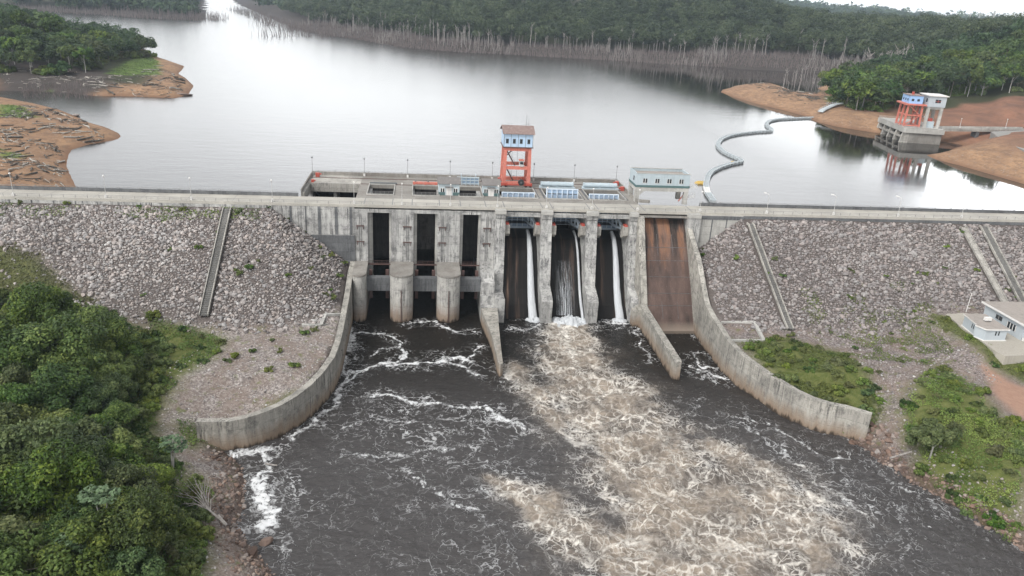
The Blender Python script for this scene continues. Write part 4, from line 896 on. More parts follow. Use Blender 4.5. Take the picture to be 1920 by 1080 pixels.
dr = MB().tube((8.4, yf - 1.15, 32.0), (8.4, yf - .45, 32.0), 0.95, n=20).build('cable_drum', MATS['rubber'], cr_)
MB().tube((8.4, yf - 1.25, 32.0), (8.4, yf - 1.15, 32.0), 0.35, n=12).build('hub', MATS['dark_steel'], dr)
rp = MB()
for xx in (5.6, 7.3): rp.bar((xx, 28.5, 30.3), (xx, 28.5, 42.6), 0.07)
rp.build('hoist_rope', MATS['dark_steel'], cr_)
MB().box(2.2, 11.6, 24.4, 32.8, 42.7, 43.0).build('floor_frame', MATS['rust'], cr_)
hs = MB().box(2.4, 11.4, 24.6, 32.6, 43.00, 47.10)
hs.add([(2.4, 24.6, 47.10), (2.4, 32.6, 47.10), (2.4, 28.6, 48.65), (11.4, 24.6, 47.10), (11.4, 32.6, 47.10), (11.4, 28.6, 48.65)], [(0, 1, 2), (5, 4, 3)])
hs = hs.build('machine_house', MATS['blue_panel'], cr_)
sm = MB()
for xx in (2.45, 4.6, 6.85, 9.1, 11.35): sm.box(xx - .05, xx + .05, 24.53, 24.6, 43.00, 47.10)
sm.build('panel_seam', MATS['dark_steel'], hs)
for xx in (3.45, 5.6, 7.75, 10.1):
    w_ = MB().box(xx - .42, xx + .42, 24.52, 24.6, 44.10, 45.40).build('window', MATS['glass'], hs)
    MB().box(xx - .5, xx + .5, 24.5, 24.56, 45.40, 45.48).box(xx - .5, xx + .5, 24.5, 24.56, 44.02, 44.10).build('frame', MATS['rail_grey'], w_)
MB().add([(1.9, 23.9, 46.95), (11.9, 23.9, 46.95), (11.9, 28.6, 48.80), (1.9, 28.6, 48.80), (1.9, 33.3, 46.95), (11.9, 33.3, 46.95), (1.9, 23.9, 47.15), (11.9, 23.9, 47.15), (11.9, 28.6, 49.00), (1.9, 28.6, 49.00), (1.9, 33.3, 47.15), (11.9, 33.3, 47.15)],
         [(6, 7, 8, 9), (9, 8, 11, 10), (0, 3, 2, 1), (3, 4, 5, 2), (0, 1, 7, 6), (4, 10, 11, 5), (0, 6, 9, 3), (3, 9, 10, 4), (1, 2, 8, 7), (2, 5, 11, 8)]).build('roof', MATS['brown_roof'], cr_)
MB().tube((9.6, 28.6, 48.85), (9.6, 28.6, 52.45), .06, n=5).bar((9.1, 28.6, 49.45), (10.6, 28.6, 49.45), .1).tube((10.3, 28.6, 48.85), (10.3, 28.6, 51.05), .05, n=5).build('antenna', MATS['rail_grey'], cr_)

# the two control houses
def hut(label, x0, x1, y0, y1, zh):
    h = thing('control_house', label, 'house', ((x0 + x1) / 2, (y0 + y1) / 2, 30.0))
    zb, ze = 29.99, 29.99 + zh
    w = MB().prof([(y0, zb), (y1, zb), (y1, ze + .1), ((y0 + y1) / 2, ze + 1.25), (y0, ze + .1)], x0, x1).build('wall', MATS['mint_wall'], h)
    MB().box(x0 - .02, x0 + 2.0 * (x1 - x0) / 6.4, y0 - .03, y0, zb, zb + .95).box(x1 - 2.0 * (x1 - x0) / 6.4, x1 + .02, y0 - .03, y0, zb, zb + .95).build('plinth_band', MATS['teal_band'], w)
    ym = (y0 + y1) / 2; rf = MB()
    for a, b in (((y0 - .5, ze - .12), (ym, ze + 1.3)), ((y1 + .5, ze - .12), (ym, ze + 1.3))):
        rf.add([(x0 - .4, a[0], a[1]), (x1 + .4, a[0], a[1]), (x1 + .4, b[0], b[1]), (x0 - .4, b[0], b[1]), (x0 - .4, a[0], a[1] + .16), (x1 + .4, a[0], a[1] + .16), (x1 + .4, b[0], b[1] + .16), (x0 - .4, b[0], b[1] + .16)], [(3, 2, 1, 0), (4, 5, 6, 7), (0, 1, 5, 4), (1, 2, 6, 5), (2, 3, 7, 6), (3, 0, 4, 7)])
    rf.build('roof', MATS['grey_roof'], h)
    c = (x0 + x1) / 2
    d = MB().box(c - .8, c + .8, y0 - .06, y0, zb + .02, zb + 2.2).build('door', MATS['white_paint'], h)
    MB().box(c - .02, c + .02, y0 - .08, y0 - .06, zb + .02, zb + 2.2).build('door_joint', MATS['rail_grey'], d)
    MB().box(c - 1.2, c + 1.2, y0 - .9, y0, zb + 2.55, zb + 2.7).build('door_hood', MATS['grey_roof'], h)
    for s_ in (-1, 1):
        xc = c + s_ * (x1 - x0) * .31; w = MB().box(xc - .55, xc + .55, y0 - .05, y0, zb + 1.0, zb + 2.1).build('window', MATS['glass'], h)
        MB().box(xc - .08, xc + .08, y0 - .09, y0 - .05, zb + 1.0, zb + 2.1).box(xc - .65, xc - .55, y0 - .09, y0, zb + .95, zb + 2.15).box(xc + .55, xc + .65, y0 - .09, y0, zb + .95, zb + 2.15).box(xc - .65, xc + .65, y0 - .09, y0, zb + 2.1, zb + 2.2).build('frame', MATS['white_paint'], w)
    return h
hut('left control house on the deck, wider, beside the red lifting beam', -17.5, -11.3, 13.6, 18.4, 3.6)
hut('narrower control house between the left house and the red crane', -4.3, 0.6, 13.8, 18.4, 3.4)

# hoist house over the rusty chute
hh = thing('hoist_house', 'mint green hoist house on concrete legs over the rusty chute', 'hoist house', (50, 15, 30.0))
X0, X1, Ya, Yb = 41.6, 58.2, 11.6, 19.6
for xx, yy, nm in ((X0, Ya, 1), (X1 - 1.3, Ya, 2), (X0, Yb - 1.3, 3), (X1 - 1.3, Yb - 1.3, 4)):
    MB().box(xx, xx + 1.3, yy, yy + 1.3, 29.4, 33.35).build('leg', MATS['concrete_clean'], hh)
bm = MB().box(X0, X1, Ya, Ya + 1.2, 33.35, 34.55).box(X0, X1, Yb - 1.2, Yb, 33.35, 34.55).box(X0, X0 + 1.2, Ya + 1.2, Yb - 1.2, 33.35, 34.55).box(X1 - 1.2, X1, Ya + 1.2, Yb - 1.2, 33.35, 34.55)
bm.add([(X0 + 1.3, Ya, 33.35), (X0 + 2.8, Ya, 33.35), (X0 + 1.3, Ya, 32.0), (X0 + 1.3, Ya + 1.2, 33.35), (X0 + 2.8, Ya + 1.2, 33.35), (X0 + 1.3, Ya + 1.2, 32.0)], [(0, 2, 1), (3, 4, 5), (1, 2, 5, 4), (0, 3, 5, 2)])
bm.build('ring_beam', MATS['concrete_clean'], hh)
MB().box(X0 - .12, X1 + .12, Ya - .12, Yb + .12, 34.55, 35.2).build('band', MATS['teal_band'], hh)
wl = MB().box(X0, X1, Ya, Ya + .3, 35.2, 38.7).box(X0, X1, Yb - .3, Yb, 35.2, 38.7).box(X0, X0 + .3, Ya + .3, Yb - .3, 35.2, 38.7).box(X1 - .3, X1, Ya + .3, Yb - .3, 35.2, 38.7)
wl = wl.build('wall', MATS['mint_wall'], hh)
MB().box(X0 + .3, X1 - .3, Ya + .3, Yb - .3, 37.7, 37.9).build('roof', MATS['yard_roof'], hh)
MB().box(X0 - .08, X1 + .08, Ya - .08, Ya + .38, 38.7, 38.85).box(X0 - .08, X1 + .08, Yb - .38, Yb + .08, 38.7, 38.85).build('coping', MATS['concrete_clean'], hh)
for k in range(4):
    for s_ in (-.36, .36):
        xc = X0 + 2.7 + 3.75 * k + s_; w = MB().box(xc - .27, xc + .27, Ya - .05, Ya, 35.9, 37.2).build('window', MATS['glass'], hh)
        MB().box(xc - .34, xc + .34, Ya - .08, Ya, 35.78, 35.9).box(xc - .34, xc - .27, Ya - .08, Ya, 35.9, 37.2).box(xc + .27, xc + .34, Ya - .08, Ya, 35.9, 37.2).build('frame', MATS['white_paint'], w)
MB().box(X0 - .05, X0, Ya + 2.5, Ya + 3.5, 36, 37.4).build('side_window', MATS['glass'], hh)
for z_, l_ in ((31.6, 2.2), (34.6, 2.6)):
    m = MB().box(X1 + .13, X1 + l_, Ya + .3, Ya + 2.2, z_, z_ + .25)
    for z2 in (.7, 1.2): m.bar((X1 + .1, Ya + .3, z_ + z2), (X1 + l_, Ya + .3, z_ + z2), .06).bar((X1 + l_, Ya + .3, z_ + z2), (X1 + l_, Ya + 2.2, z_ + z2), .06)
    m.bar((X1 + l_, Ya + .3, z_), (X1 + l_, Ya + .3, z_ + 1.2), .06).build('balcony', MATS['lamp_grey'], hh)
MB().bar((X1 - 2.2, Ya + 1.8, 30), (X1 + .5, Ya + 1.8, 34.2), .5, .2).bar((X1 - 2.0, Ya + 1.2, 30.9), (X1 + .5, Ya + 1.2, 35.0), .07).build('stairway', MATS['red_steel'], hh)

# deck equipment
o = thing('lifting_beam', 'red lifting beam lying on the deck behind the third well', 'lifting beam', (-21, 25.8, 30))
MB().box(-25.2, -17.6, 25.4, 26.2, 30.3, 31.0).build('beam', MATS['red_steel'], o); m = MB()
for xx in (-24.8, -21.4, -18.2): m.box(xx - .3, xx + .3, 25.3, 26.3, 29.99, 30.3)
m.build('support', MATS['red_dark'], o); m = MB()
for xx in (-24.4, -20.5): m.tube((xx, 25.8, 31.0), (xx, 25.8, 31.5), .25, n=8)
m.build('sheave', MATS['rail_grey'], o)
o = thing('stored_gate', 'pale blue stoplog frame stored between the two control houses', 'stoplog', (-8, 27.5, 30)); m = MB()
for z_ in (30.3, 31.3, 32.2): m.box(-11.4, -4.6, 27.2, 27.7, z_, z_ + .3)
for k in range(6): m.box(-11.4 + 1.32 * k, -11.15 + 1.32 * k, 27.15, 27.75, 29.99, 32.6)
m.build('frame', MATS['pale_steel'], o); MB().box(-11.3, -4.7, 27.45, 27.55, 30.2, 32.3).build('skin_plate', MATS['gate_blue'], o)
m = MB()
for xx in (-10.2, -5.6): m.tube((xx, 27.5, 32.5), (xx, 27.5, 33.5), .14, n=6)
m.build('lifting_eye', MATS['pale_steel'], o)
for lab, a, b in (('pale blue steel cylinder of stoplog lying on the deck behind the middle spillway well', 14.4, 26.0), ('pale blue steel cylinder of stoplog lying behind the right spillway well', 28.2, 40.2)):
    o = thing('stoplog_cylinder', lab, 'stoplog', ((a + b) / 2, 27.2, 30), group='stoplog cylinders on the deck')
    MB().tube((a + .6, 27.2, 31.05), (b - .4, 27.2, 31.05), .8, n=18).build('tube', MATS['pale_steel'], o)
    for f in (0.02, .25, .5, .75, .97): MB().tube((a + .6 + (b - a - 1) * f - .1, 27.2, 31.05), (a + .6 + (b - a - 1) * f + .1, 27.2, 31.05), .92, n=18).build('ring', MATS['pale_steel'], o)
    m = MB().box(a, b, 25.6, 26.2, 29.99, 30.45)
    for f in (.05, .5, .95): m.box(a + (b - a) * f - .3, a + (b - a) * f + .3, 26.3, 28.0, 29.99, 30.5)
    m.build('cradle', MATS['pale_steel'], o)
o = thing('rail_buffer', 'red rail buffer in the far left corner of the deck', 'buffer', (-55.0, 33.2, 30)); MB().box(-55.6, -54.4, 32.8, 33.6, 29.99, 31.3).tube((-54.4, 33.2, 30.9), (-53.8, 33.2, 30.9), .25).build('block', MATS['red_dark'], o)
o = thing('rail_buffer', 'small red rail buffer at the left end of the front crane rail', 'buffer', (-55.6, 26.0, 30)); MB().box(-56.0, -55.2, 25.6, 26.4, 29.99, 30.8).tube((-55.2, 26, 30.5), (-54.7, 26, 30.5), .2).build('block', MATS['red_dark'], o)
o = thing('rail_buffer', 'red rail buffer at the far right corner of the deck', 'buffer', (41.0, 32.2, 30)); MB().box(40.4, 41.6, 31.7, 32.7, 29.99, 31.4).tube((40.4, 32.2, 30.9), (39.8, 32.2, 30.9), .25).build('block', MATS['red_dark'], o)
o = thing('rail_buffer', 'red rail buffer at the right end of the front crane rail', 'buffer', (41.2, 25.2, 30)); MB().box(40.6, 41.7, 24.7, 25.7, 29.99, 31.3).tube((40.6, 25.2, 30.8), (40, 25.2, 30.8), .25).build('block', MATS['red_dark'], o)
o = thing('pipe_bundle', 'dark pipes lying on the deck behind the second well', 'pipes', (-34.4, 26.2, 30)); m = MB()
for k in range(3): m.tube((-38.3, 25.9 + .35 * k, 30.2), (-30.0, 25.9 + .35 * k, 30.2), .16, n=8)
m.build('pipe', MATS['dark_steel'], o)

# lamp posts
def lamp_proto(name, h, r, mat, arm=0.0):
    o = thing(name, 'x', 'lamp post', (0, 0, 0))
    MB().box(-.3, .3, -.3, .3, 0, .8).build('base', MATS['white_paint'], o, world=False)
    MB().tube((0, 0, .5), (0, 0, h), r, r * .65, 7).build('pole', MATS[mat], o, world=False)
    if arm: MB().bar((0, 0, h - .1), (arm, 0, h + .35), .09).bar((arm, 0, h + .3), (arm + .9, 0, h + .42), .36, .2).build('lamp_head', MATS['white_paint'], o, world=False)
    else: MB().tube((0, 0, h - .1), (0, 0, h + .15), .12, .28, 8).tube((0, 0, h + .15), (0, 0, h + .42), .28, .1, 8).build('lamp_head', MATS['white_paint'] if mat == 'lamp_grey' else MATS['dark_steel'], o, world=False)
    return o
ordn = ['leftmost', 'second', 'third', 'fourth', 'fifth', 'sixth', 'seventh', 'eighth']
P_ = lamp_proto('lamp_post', 5.9, .075, 'lamp_grey')
spots = [(-129.9, 'white lamp post on the road kerb at the far left end of the dam'), (-106.6, 'white lamp post on the road kerb, second from the left end of the dam'), (-84.6, 'white lamp post on the kerb just left of the long concrete stair'), (-63.2, 'white lamp post on the kerb where the left abutment wall begins'),
         (-41.1, 'white lamp post on the front kerb above the left end of the turbine bays'), (-27.9, 'white lamp post on the front kerb above the first turbine pier'), (-14.4, 'white lamp post on the front kerb before the left control house'), (-1.0, 'white lamp post on the front kerb below the narrower control house'),
         (13.1, 'white lamp post on the front kerb above the pier left of the middle spillway bay'), (26.4, 'white lamp post on the front kerb above the pier right of the middle spillway bay'), (40.0, 'white lamp post on the front kerb at the left foot of the hoist house'), (58.7, 'white lamp post on the front kerb at the right foot of the hoist house')]
for i, (x, lab) in enumerate(spots):
    o = P_ if i == 0 else copy_tree(P_); o.location = (x, 1.35, 30.0); o['label'] = lab; o['group'] = 'lamp posts along the dam road'
P_ = lamp_proto('lamp_post', 5.8, .08, 'lamp_grey', .7)
for i, (x, lab) in enumerate([(79.3, 'bent arm lamp post on the right road, nearest to the hoist house'), (100.3, 'bent arm lamp post on the right road, second from the hoist house'), (121.0, 'bent arm lamp post on the right road, third from the hoist house'), (141.8, 'bent arm lamp post on the right road above the twin slope stairs')]):
    o = P_ if i == 0 else copy_tree(P_); o.location = (x, 1.35, 30.0); o.rotation_euler = (R(-2), R(1.5), R(150)); o['label'] = lab; o['group'] = 'bent arm lamps on the right road'
P_ = lamp_proto('deck_mast', 5.4, .075, 'rail_grey')
for i, x in enumerate((-56.9, -40.7, -27.0, -13.4, 0.3, 13.9, 27.4, 41.6)):
    o = P_ if i == 0 else copy_tree(P_); o.location = (x, 35.9, 30.0); o['group'] = 'thin lamp masts along the back edge of the deck'; o['category'] = 'lamp mast'
    o['label'] = 'thin dark lamp mast on the back parapet of the deck, %s from the left' % ('first' if i == 0 else ordn[i])

# ================================================================== FLOATING BOOM
bpts = [tuple(pz(x, y, ZR))[:2] for x, y in [(1337, 380), (1325, 362), (1323, 350), (1327, 333), (1334, 324), (1347, 317), (1368, 310), (1390, 305.5), (1388, 301), (1372, 295), (1356, 287), (1347, 278), (1346, 271), (1352, 263), (1366, 257), (1385, 253), (1415, 249.5), (1446, 247.5), (1446, 244), (1438, 238), (1437, 233), (1444, 228), (1460, 225), (1490, 223.5), (1535, 221.5)]]
boom = thing('floating_boom', 'long winding grey floating boom of linked pontoons across the reservoir', 'boom', (bpts[8][0], bpts[8][1], ZR))
# even resampling
cum = [0]
for i in range(len(bpts) - 1): cum.append(cum[-1] + math.dist(bpts[i], bpts[i + 1]))
def bat(s):
    for i in range(len(cum) - 1):
        if s <= cum[i + 1]:
            f = (s - cum[i]) / (cum[i + 1] - cum[i]); return Vector((bpts[i][0] + f * (bpts[i + 1][0] - bpts[i][0]), bpts[i][1] + f * (bpts[i + 1][1] - bpts[i][1]), ZR))
    return Vector((*bpts[-1], ZR))
NP = 96; L_ = cum[-1]
for k in range(NP):
    p = bat(L_ * k / NP); q = bat(L_ * (k + .80) / NP); m = MB(); zz_ = Vector((0, 0, .45)); d = (q - p).normalized(); nn = Vector((-d.y, d.x, 0))
    m.bar(p + zz_ * .6, q + zz_ * .6, 2.1, .6)
    for s_ in (-.9, .9): m.bar(p + zz_ * 1.7 + nn * s_, q + zz_ * 1.7 + nn * s_, .35, .5)
    for f in (0.05, .35, .65, .95): m.bar(p.lerp(q, f) + zz_ * 1.6 - nn * 1.0, p.lerp(q, f) + zz_ * 1.6 + nn * 1.0, .22, .3)
    m.build('pontoon', MATS['pontoon_white'] if k in (4, 5, 6) else MATS['pontoon_grey'], boom)
o = thing('jetty_ramp', 'straight grey ramp leading from the boom up onto the clay bank', 'ramp', tuple(pz(1540, 221, ZR)))
a = pz(1536, 222, ZR) + Vector((0, 0, .9)); b = pz(1574, 207, 26.5); RP = []
for k in range(11):
    q = a.lerp(b, k / 10); RP.append(Vector((q.x, q.y, max(ZR + .9 + .28 * k, float(up_h(np.array([q.x]), np.array([q.y]))[0]) + 1.5))))
d = (b - a).normalized(); nn = Vector((-d.y, d.x, 0)).normalized(); m = MB()
for p, q in zip(RP[:-1], RP[1:]): m.bar(p, q, 3.6, .4)
m.build('deck', MATS['pontoon_grey'], o)
for s_ in (-1.7, 1.7):
    m = MB()
    for p, q in zip(RP[:-1], RP[1:]): m.bar(p + nn * s_ + Vector((0, 0, 1)), q + nn * s_ + Vector((0, 0, 1)), .16).bar(p + nn * s_, p + nn * s_ + Vector((0, 0, 1)), .13)
    m.build('handrail', MATS['pontoon_grey'], o)
def blob_mesh(name, r, seed, sc=(1, 1, 1), sub=2, amp=.35):
    bm = bmesh.new(); bmesh.ops.create_icosphere(bm, subdivisions=sub, radius=1)
    rr = random.Random(seed); ph = [(Vector((rr.gauss(0, 1), rr.gauss(0, 1), rr.gauss(0, 1))).normalized(), rr.uniform(.3, 1)) for _ in range(7)]
    for v in bm.verts:
        n_ = v.co.normalized(); k = 1 + amp * sum(a * (max(0, n_.dot(d)) ** 2 - .3) for d, a in ph) / 2 - amp * .2
        for d, a in ph[:5]:
            ex = n_.dot(d) * k - (.62 + .2 * a)
            if ex > 0: k -= ex * .9
        v.co = Vector((n_.x * k * sc[0], n_.y * k * sc[1], n_.z * k * sc[2])) * r
    me = bpy.data.meshes.new(name); bm.to_mesh(me); bm.free(); return me
for lab, x, y, r, sc in (('yellow and green clump of weed caught on the boom by the dam', 1315, 344, 2.2, (1.5, 1, .55)), ('small yellow clump of foam in the elbow of the boom', 1376, 304, 1.3, (1.3, 1, .5)), ('tiny yellow clump in the farther elbow of the boom', 1436, 246, 1.2, (1.3, 1, .5))):
    p = pz(x, y, ZR); o = thing('weed_clump', lab, 'weed clump', tuple(p)); link('foam_block', blob_mesh('foam_block', r, x, sc), MATS['yellow_foam'], o)
    ORG[o.name] = p

# ================================================================== INTAKE TOWER AND BRIDGE
TA = R(-11); TX, TY = 234.6, 181.5; TZ = 31.0
tw = thing('intake_tower', 'concrete water intake standing in the lake with dark rack windows', 'intake tower', (TX, TY, 0), TA)
def tb(m, name, mat, par): return m.build(name, MATS[mat], par, world=False)
Wd, Dp = 20.0, 38.0
tb(MB().box(-.6, Wd + .6, -.6, Dp + .6, TZ - 2.6, TZ), 'deck', 'concrete_clean', tw)
tb(MB().box(3.0, Wd, 0.5, Dp - .5, 10, TZ - 2.6), 'body', 'concrete_deck', tw)
for k in range(5):
    y = 0.4 + k * (Dp - 2.4) / 4
    tb(MB().add([(-3.6, y, 10), (3.0, y, 10), (3.0, y + 1.7, 10), (-3.6, y + 1.7, 10), (-.2, y, TZ - 2.6), (3, y, TZ - 2.6), (3, y + 1.7, TZ - 2.6), (-.2, y + 1.7, TZ - 2.6)], [(3, 2, 1, 0), (4, 5, 6, 7), (0, 1, 5, 4), (1, 2, 6, 5), (2, 3, 7, 6), (3, 0, 4, 7)]), 'pier', 'concrete_pale', tw)
for z_, xo in ((TZ - 5.6, -.6), (TZ - 9.5, -1.2)):
    tb(MB().box(xo, 3.0, 2.1, Dp - 2.2, z_, z_ + .9), 'rack_beam', 'concrete_pale', tw)
tb(MB().box(1.8, 3.0, .5, Dp - .5, 10, TZ - 2.6), 'rack', 'concrete_black', tw)
rl = MB()
for (p, q) in (((-.4, -.4), (Wd + .4, -.4)), ((-.4, -.4), (-.4, Dp + .4)), ((-.4, Dp + .4), (Wd + .4, Dp + .4))):
    for z_ in (TZ + .5, TZ + 1.0): rl.bar((*p, z_), (*q, z_), .08)
tb(rl, 'railing', 'lamp_grey', tw)
rg = thing('gantry_crane', 'small red gantry with a blue cabin on the water intake deck', 'crane', (TX, TY, 0), TA)
gx0, gx1, gy0, gy1 = 1.4, 8.6, 5.5, 16.0; gz = TZ + 11.3
for xx in (gx0, gx1):
    for yy in (gy0, (gy0 + gy1) / 2, gy1):
        tb(MB().bar((xx - (.5 if xx == gx0 else -.5), yy, TZ), (xx, yy, gz), .9, .9, (0, 1, 0)), 'leg', 'red_steel', rg)
m = MB()
for z_ in (TZ + .6, TZ + 6.0):
    m.bar((gx0, gy0, z_), (gx1, gy0, z_), .6, .6).bar((gx0, gy0, z_), (gx0, gy1, z_), .6, .6).bar((gx1, gy0, z_), (gx1, gy1, z_), .6, .6)
m.bar((gx0, gy0, TZ + 1), (gx1, gy0, TZ + 6), .35).bar((gx1, gy0, TZ + 6), (gx0, gy0, gz), .35)
tb(m, 'cross_beam', 'red_steel', rg)
tb(MB().box(gx0 - 2, gx1 + 2.4, gy0 - 1.6, gy1 + 1.5, gz, gz + .8), 'platform', 'red_steel', rg)
hb_ = tb(MB().box(gx0 - .2, gx1 - .2, gy0 + .2, gy1 - .5, gz + .8, gz + 4.9), 'cabin', 'blue_cabin', rg)
for k in range(2): tb(MB().box(gx0 + 1.0 + 2.9 * k, gx0 + 2.3 + 2.9 * k, gy0 + .12, gy0 + .2, gz + 2.1, gz + 3.3), 'window', 'glass', hb_)
for k in range(3): tb(MB().box(gx0 - .28, gx0 - .2, gy0 + 1.6 + 2.9 * k, gy0 + 2.7 + 2.9 * k, gz + 2.1, gz + 3.3), 'window', 'glass', hb_)
tb(MB().box(gx0 - .5, gx1 + .1, gy0 - .1, gy1 - .2, gz + 4.9, gz + 5.2), 'roof', 'brown_roof', rg)
tb(MB().tube((4.2, 10, gz + 5.2), (4.2, 10, gz + 6.6), .7, n=8), 'ventilator', 'red_dark', rg)
ht = thing('hoist_tower', 'white hoist house on four tall concrete legs at the water intake', 'hoist house', (TX, TY, 0), TA)
hx0, hx1, hy0, hy1 = 10.6, 18.8, 3.4, 13.6; hz = TZ + 11.2
for xx, yy in ((hx0, hy0), (hx1 - 1.4, hy0), (hx0, hy1 - 1.4), (hx1 - 1.4, hy1 - 1.4)):
    tb(MB().box(xx, xx + 1.4, yy, yy + 1.4, TZ, hz), 'leg', 'concrete_clean', ht)
m = MB().box(hx0 + 1.4, hx1 - 1.4, hy0 + .3, hy0 + 1.1, hz - 1.2, hz).box(hx0 + .3, hx0 + 1.1, hy0 + 1.4, hy1 - 1.4, hz - 1.2, hz).box(hx0 + .3, hx0 + 1.1, hy0 + 1.4, hy1 - 1.4, TZ + 5, TZ + 5.8)
m.bar((hx0 + .5, hy0 + .8, TZ), (hx0 + .5, hy1 - 1, TZ + 5.4), .5, .2).bar((hx0 + .5, hy1 - 1, TZ + 5.4), (hx0 + .5, hy0 + 2, hz), .5, .2)
tb(m, 'brace', 'concrete_clean', ht)
hw = tb(MB().box(hx0 - .4, hx1 + .4, hy0 - .4, hy1 + .4, hz, hz + 5.6), 'wall', 'white_wall', ht)
tb(MB().box(hx0 - 1.1, hx1 + 1.1, hy0 - 1.1, hy1 + 1.1, hz + 5.6, hz + 6.1), 'roof', 'white_paint', ht)
w = tb(MB().box(hx0 + 3.0, hx0 + 5.8, hy0 - .48, hy0 - .4, hz + 2.2, hz + 4.0), 'window', 'glass', hw)
tb(MB().box(hx0 + 4.3, hx0 + 4.5, hy0 - .52, hy0 - .48, hz + 2.2, hz + 4.0).box(hx0 + 3, hx0 + 5.8, hy0 - .52, hy0 - .48, hz + 3.0, hz + 3.15), 'frame', 'red_dark', w)
for yy in (hy0 + 1.2, hy0 + 6.0): tb(MB().box(hx0 - .48, hx0 - .4, yy, yy + 1.8, hz + 2.2, hz + 4.2), 'window', 'glass', hw)
tb(MB().box(12.4, 16.6, hy0 + 2, hy0 + 5, TZ, TZ + 3.4), 'winch_box', 'pale_steel', ht)
tb(MB().box(13.2, 15.6, hy0 + 2.4, hy0 + 4.4, TZ + 3.4, TZ + 5.0), 'winch', 'red_dark', ht)
br = thing('access_bridge', 'grey concrete bridge from the water intake to the clay bank', 'bridge', (280, 180, 31))
p0 = Vector((255.5, 183.5, TZ - .6)); p1 = Vector((312, 190, TZ - .2)); d = (p1 - p0).normalized(); nn = Vector((-d.y, d.x, 0))
MB().bar(p0, p1, 5.4, 1.1).build('deck', MATS['concrete_pale'], br)
m = MB()
for s_ in (-2.6, 2.6): m.bar(p0 + nn * s_ + Vector((0, 0, .95)), p1 + nn * s_ + Vector((0, 0, .95)), .3, .8)
m.build('parapet', MATS['concrete_clean'], br)
for f in (.42, .82):
    c_ = p0.lerp(p1, f); MB().box(c_.x - .9, c_.x + .9, c_.y - 2, c_.y + 2, 18, TZ - 1.1).build('pier', MATS['concrete_dark'], br)
P_ = lamp_proto('lamp_post', 5.0, .16, 'lamp_grey')
for i, (f, lab) in enumerate(((.27, 'white lamp post on the bridge nearer the water intake'), (.80, 'white lamp post on the bridge nearer the clay bank'))):
    o = P_ if i == 0 else copy_tree(P_); o.location = p0.lerp(p1, f) + nn * 2.6 + Vector((0, 0, .4)); o['label'] = lab; o['group'] = 'lamp posts on the access bridge'
ay = MB().prism(pzs([(1858, 247), (1925, 244), (1925, 285), (1905, 275), (1885, 262), (1868, 255)], 31.2), 24, 31.25)
tag(ay.build('bank_road', MATS['asphalt_grey']), 'grey road end on the clay bank behind the bridge', 'road', kind='structure')

# ================================================================== YARD AND BUILDING, RIGHT
YARD = pzs([(1768, 588), (1800, 585), (1850, 586), (1960, 586), (1990, 664), (1885, 668), (1868, 660), (1830, 632), (1800, 612), (1790, 602)], 12.25)
yd = MB().prism(YARD, 8, 12.3)
tag(yd.build('yard', MATS['yard_concrete']), 'pale concrete yard round the white building', 'yard', kind='structure')
bd = thing('white_building', 'flat roofed white building with an overhanging grey roof on the right yard', 'building', (146, -31, 8.3))
w = MB().box(136.2, 165, -40.8, -26.4, 8.3, 12.4).build('wall', MATS['white_wall'], bd)
MB().box(135.5, 166, -41.7, -25.6, 12.4, 12.75).build('roof', MATS['yard_roof'], bd)
MB().box(135.4, 166, -41.8, -41.7, 12.35, 12.85).box(135.4, 135.5, -41.8, -25.6, 12.35, 12.85).build('fascia', MATS['white_paint'], bd)
wn = MB().box(136.12, 136.2, -33.2, -30.9, 10.2, 11.3).build('window', MATS['glass'], bd); MB().box(136.08, 136.12, -32.1, -31.9, 10.2, 11.3).build('frame', MATS['rail_grey'], wn)
wn = MB().box(136.12, 136.2, -38.4, -35.4, 9.6, 11.2).build('window', MATS['glass'], bd); m = MB()
for k in range(4): m.box(136.06, 136.12, -38.45 + k * 1.0, -38.25 + k * 1.0, 9.6, 11.2)
m.build('frame', MATS['white_paint'], wn)
MB().box(137.4, 138.8, -40.88, -40.8, 8.4, 10.6).build('door', MATS['glass'], bd)
ac = thing('air_conditioner', 'small white air conditioner box by the corner of the white building', 'air conditioner', (136.6, -41.5, 8.3))
MB().box(136.2, 137.2, -41.9, -41.1, 8.4, 9.2).build('case', MATS['white_paint'], ac); MB().tube((136.7, -41.93, 8.8), (136.7, -41.9, 8.8), .3, n=12).build('fan', MATS['dark_steel'], ac)
an = thing('white_annex', 'small white annex with slit windows in front of the white building', 'building', (128.6, -36.5, 8.3))
AP = [(125.6, -41.0), (131.8, -41.0), (131.8, -31.6), (126.4, -31.6)]
AP = [(126.6, -31.8), (125.5, -38.0), (124.9, -38.4), (125.9, -41.0), (131.7, -41.0), (132.2, -31.8)]
MB().prism(AP, 8.3, 11.3).build('wall', MATS['white_wall'], an)
cxx = sum(p[0] for p in AP) / 6; cyy = sum(p[1] for p in AP) / 6
MB().prism([(cxx + (x - cxx) * 1.07, cyy + (y - cyy) * 1.07) for x, y in AP], 11.3, 11.55).build('roof', MATS['yard_roof'], an)
MB().prism([(cxx + (x - cxx) * 1.10, cyy + (y - cyy) * 1.10) for x, y in AP], 11.22, 11.5).build('fascia', MATS['white_paint'], an)
MB().prism([(cxx + (x - cxx) * 1.06, cyy + (y - cyy) * 1.06) for x, y in AP], 8.3, 8.5).build('plinth', MATS['white_paint'], an)
for xx in (128.6, 129.4): MB().box(xx, xx + .3, -41.06, -41.0, 9.7, 10.8).build('window', MATS['glass'], an)
for yy in (-37.0, -36.2): MB().bar((125.72 - (yy + 37) * -.17, yy, 9.7), (125.72 - (yy + 37) * -.17, yy, 10.8), .3, .18).build('window', MATS['glass'], an)
